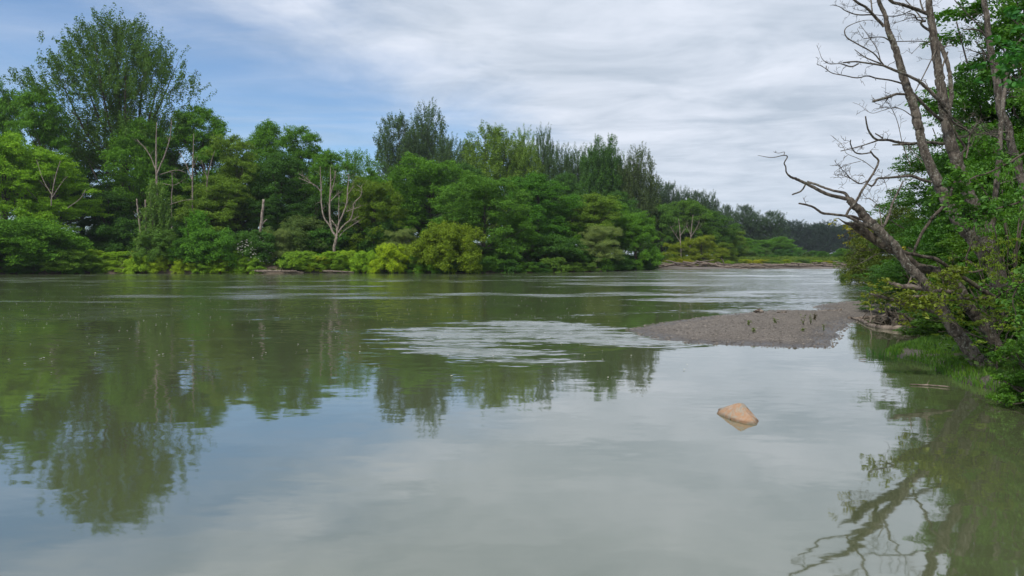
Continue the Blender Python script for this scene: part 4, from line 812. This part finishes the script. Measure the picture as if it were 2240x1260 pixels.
# ---------------------------------------------------------------- near foliage
kw=dict(lm=M_near,bark=M_bark,six=True)
lobed('near1',13,7.5,1.2,41,nl=12,nb=150,nc=12,nlf=34,leaf=.115,flat=.55,cr=.042,br=.10,up=.55,limbs=60,tr=.010,**kw)
lobed('near2',7,6,.3,42,nl=9,nb=110,nc=13,nlf=36,leaf=.085,flat=.7,cr=.042,br=.11,skirt=.4,limbs=40,tr=.010,**kw)
lobed('near3',2.2,2.2,.1,43,nl=7,nb=46,nc=10,nlf=26,leaf=.06,flat=.8,cr=.05,br=.12,skirt=.8,limbs=26,tr=.010,**kw)
lobed('spray',2.4,3.2,.3,44,nl=7,nb=40,nc=5,nlf=20,leaf=.05,flat=.45,cr=.035,br=.12,limbs=14,tr=.005,**kw)
gn='leafy trees and bushes of the near right bank'
NR=[('near1',2345,-230,17,560,(.050,.135,.018),'big leafy tree filling the top right corner behind the bare trunks','broadleaf_tree'),
('near1',2420,-180,14,420,(.060,.15,.018),'leafy tree at the right edge, partly cut off by the frame','broadleaf_tree'),
('near2',2215,90,18,330,(.040,.11,.018),'dark leafy tree in the shade behind the bare tree nearest the right edge','broadleaf_tree'),
('near2',2150,250,20,300,(.045,.12,.018),'leafy tree between the big top corner tree and the dense one below it','broadleaf_tree'),
('near2',2110,325,22,380,(.050,.125,.020),'dense green tree behind the leaning trunks, reaching half way up the bare ones','broadleaf_tree'),
('near2',2065,440,27,260,(.045,.11,.020),'darker leafy bush behind and left of the leaning trunks','shrub'),
('near2',2200,470,13.5,340,(.060,.13,.018),'leafy bush directly behind the feet of the bare trees','shrub'),
('near2',2010,545,19,220,(.038,.10,.018),'dark leafy bush over the root tangle, touching the gravel bar','shrub'),
('near2',2320,380,12,330,(.055,.13,.018),'bright leafy bush at the right edge at mid height','shrub'),
('bush2',1925,478,36,165,(.085,.11,.03),'olive bush drooping over the water beyond the gravel bar','shrub'),
('bush2',1985,440,33,150,(.07,.10,.025),'olive bush standing behind the drooping one','shrub'),
('bush2',1880,540,48,90,(.06,.10,.025),'small far bush peeping out left of the drooping olive bush','shrub'),
('near3',2105,640,12.6,230,(.055,.12,.018),'low leafy bush behind the foot of the lichen-spotted trunk','shrub'),
('near2',2290,150,13,330,(.055,.14,.018),'bright leafy crown at the right edge above the mid height bush','broadleaf_tree'),
('near3',2215,600,9.6,210,(.055,.13,.018),'dense leafy bush hiding the lower part of the right trunks','shrub'),
('near3',2275,690,6.9,180,(.065,.15,.022),'leafy bush at the right edge overhanging the dark water','shrub'),
('near3',2235,770,7.3,110,(.07,.15,.022),'small leafy bush hiding the foot of the leaning trunks','shrub'),
('spray',2185,500,9.3,190,(.11,.16,.02),'light yellow green leafy spray between the bare trunks','shrub'),
('spray',2180,640,8.5,200,(.12,.17,.02),'low yellow green leafy spray in front of the lower trunks','shrub'),
('spray',2215,340,9.6,200,(.07,.17,.025),'upper bright green leafy spray crossing the slender stem','shrub')]
for a in NR: plant(a[0],a[1],a[2],a[3],a[4],a[5],a[6],a[7],'tree' if 'tree' in a[7] else 'shrub',gn)
# yellow green leaves sprouting along the low branch
def sprig(label,Y,pts,n,col,leaf=.045,rad=.09):
    rng=np.random.default_rng(int(pts[0][0])+n); A=np.array([at(a,b,Y) for a,b in pts]); O=A[0].copy(); A=A-O; e=empty('leafy_branch',O); tag(e,label,'branch','leafy sprigs on the near right bank')
    P,r=smooth_path(A,np.linspace(.014,.004,len(A)),5,rng,.8); mb=MB(); mb.tube(P,r,5); br=branchlets(P,r,10,rng,.35,0,.2)
    for Q_,q_ in br: mb.tube(Q_,q_,4)
    link('stem',mb.mesh('stem'),M_bark,e); C=np.vstack([P]+[b[0][1:] for b in br]); C=C[rng.integers(0,len(C),n)]+rng.normal(size=(n,3))*rad*.6
    V,Q=clumps(C,np.full((n,3),rad*.55),7,leaf,rng,.6,.7,True); f=link('foliage',quad_mesh('foliage',V,Q),M_near,e); f.color=(*col,1)
sprig('yellow green leafy sprig along the lowest branch, over the bar',8.6,[(2060,676),(2000,665),(1950,655),(1905,648)],90,(.16,.20,.02))
sprig('yellow green leafy sprig crossing the lichen-spotted trunk above the grass',8.6,[(2160,650),(2100,655),(2040,660),(2000,668)],110,(.15,.20,.02))
sprig('yellowish leafy sprig hanging below the reddish dead log',8.9,[(2150,590),(2100,600),(2060,625)],70,(.14,.19,.02))
sprig('few yellow leaves behind the broken end of the dark trunk',9.5,[(1960,540),(1900,515),(1860,505),(1845,520)],34,(.24,.23,.02))
sprig('green leafy sprig hanging in front of the right trunks at mid height',7.8,[(2250,330),(2180,370),(2110,400),(2075,440)],90,(.08,.20,.03),.06)
sprig('green leafy sprig hanging in front of the slender stem',7.8,[(2260,430),(2200,450),(2140,470),(2090,500)],90,(.08,.20,.03),.06)
sprig('dark green large leaved sprig at the upper right edge',5.8,[(2280,40),(2240,80),(2215,120),(2235,160)],60,(.04,.16,.03),.06)
sprig('leafy sprig at the right edge level with the branch fork',6.6,[(2290,560),(2250,600),(2215,650),(2225,700)],70,(.07,.17,.03),.055)

# ---------------------------------------------------------------- river haze
hm=bpy.data.materials.new('haze_air'); hm.use_nodes=True; hm.node_tree.nodes.clear(); hq=NT(hm.node_tree)
ho=hq.n('ShaderNodeOutputMaterial'); hv=hq.n('ShaderNodeVolumePrincipled',i={'Color':(.80,.88,1,1),'Density':.00016,'Anisotropy':.2}); hq.l(hv.outputs[0],ho.inputs['Volume'])
bmh=bmesh.new(); bmesh.ops.create_cube(bmh,size=1); meh=bpy.data.meshes.new('haze'); bmh.to_mesh(meh); bmh.free()
hz=link('haze',meh,hm); hz.scale=(12200,12200,75); hz.location=(0,0,75/2-2.5); tag(hz,kind='stuff')

# tiny foam flecks drifting on the river
rng=np.random.default_rng(88); n=900; Y=8+rng.gamma(2.2,9,n); X=rng.uniform(-.75,.30,n)*Y; k=(land(X,Y)[0]<-.05)&(Y<70); X=X[k];Y=Y[k];n=len(X)
C=np.stack([X,Y,np.full(n,.012)],-1); V,Q=leaves(C,np.tile([0,0,1.],(n,1)),.035,rng,.6,True)
fo=link('foam_flecks',quad_mesh('foam_flecks',V,Q),M_petal); tag(fo,'tiny pale foam flecks and bits drifting on the green river','foam',kind='stuff')
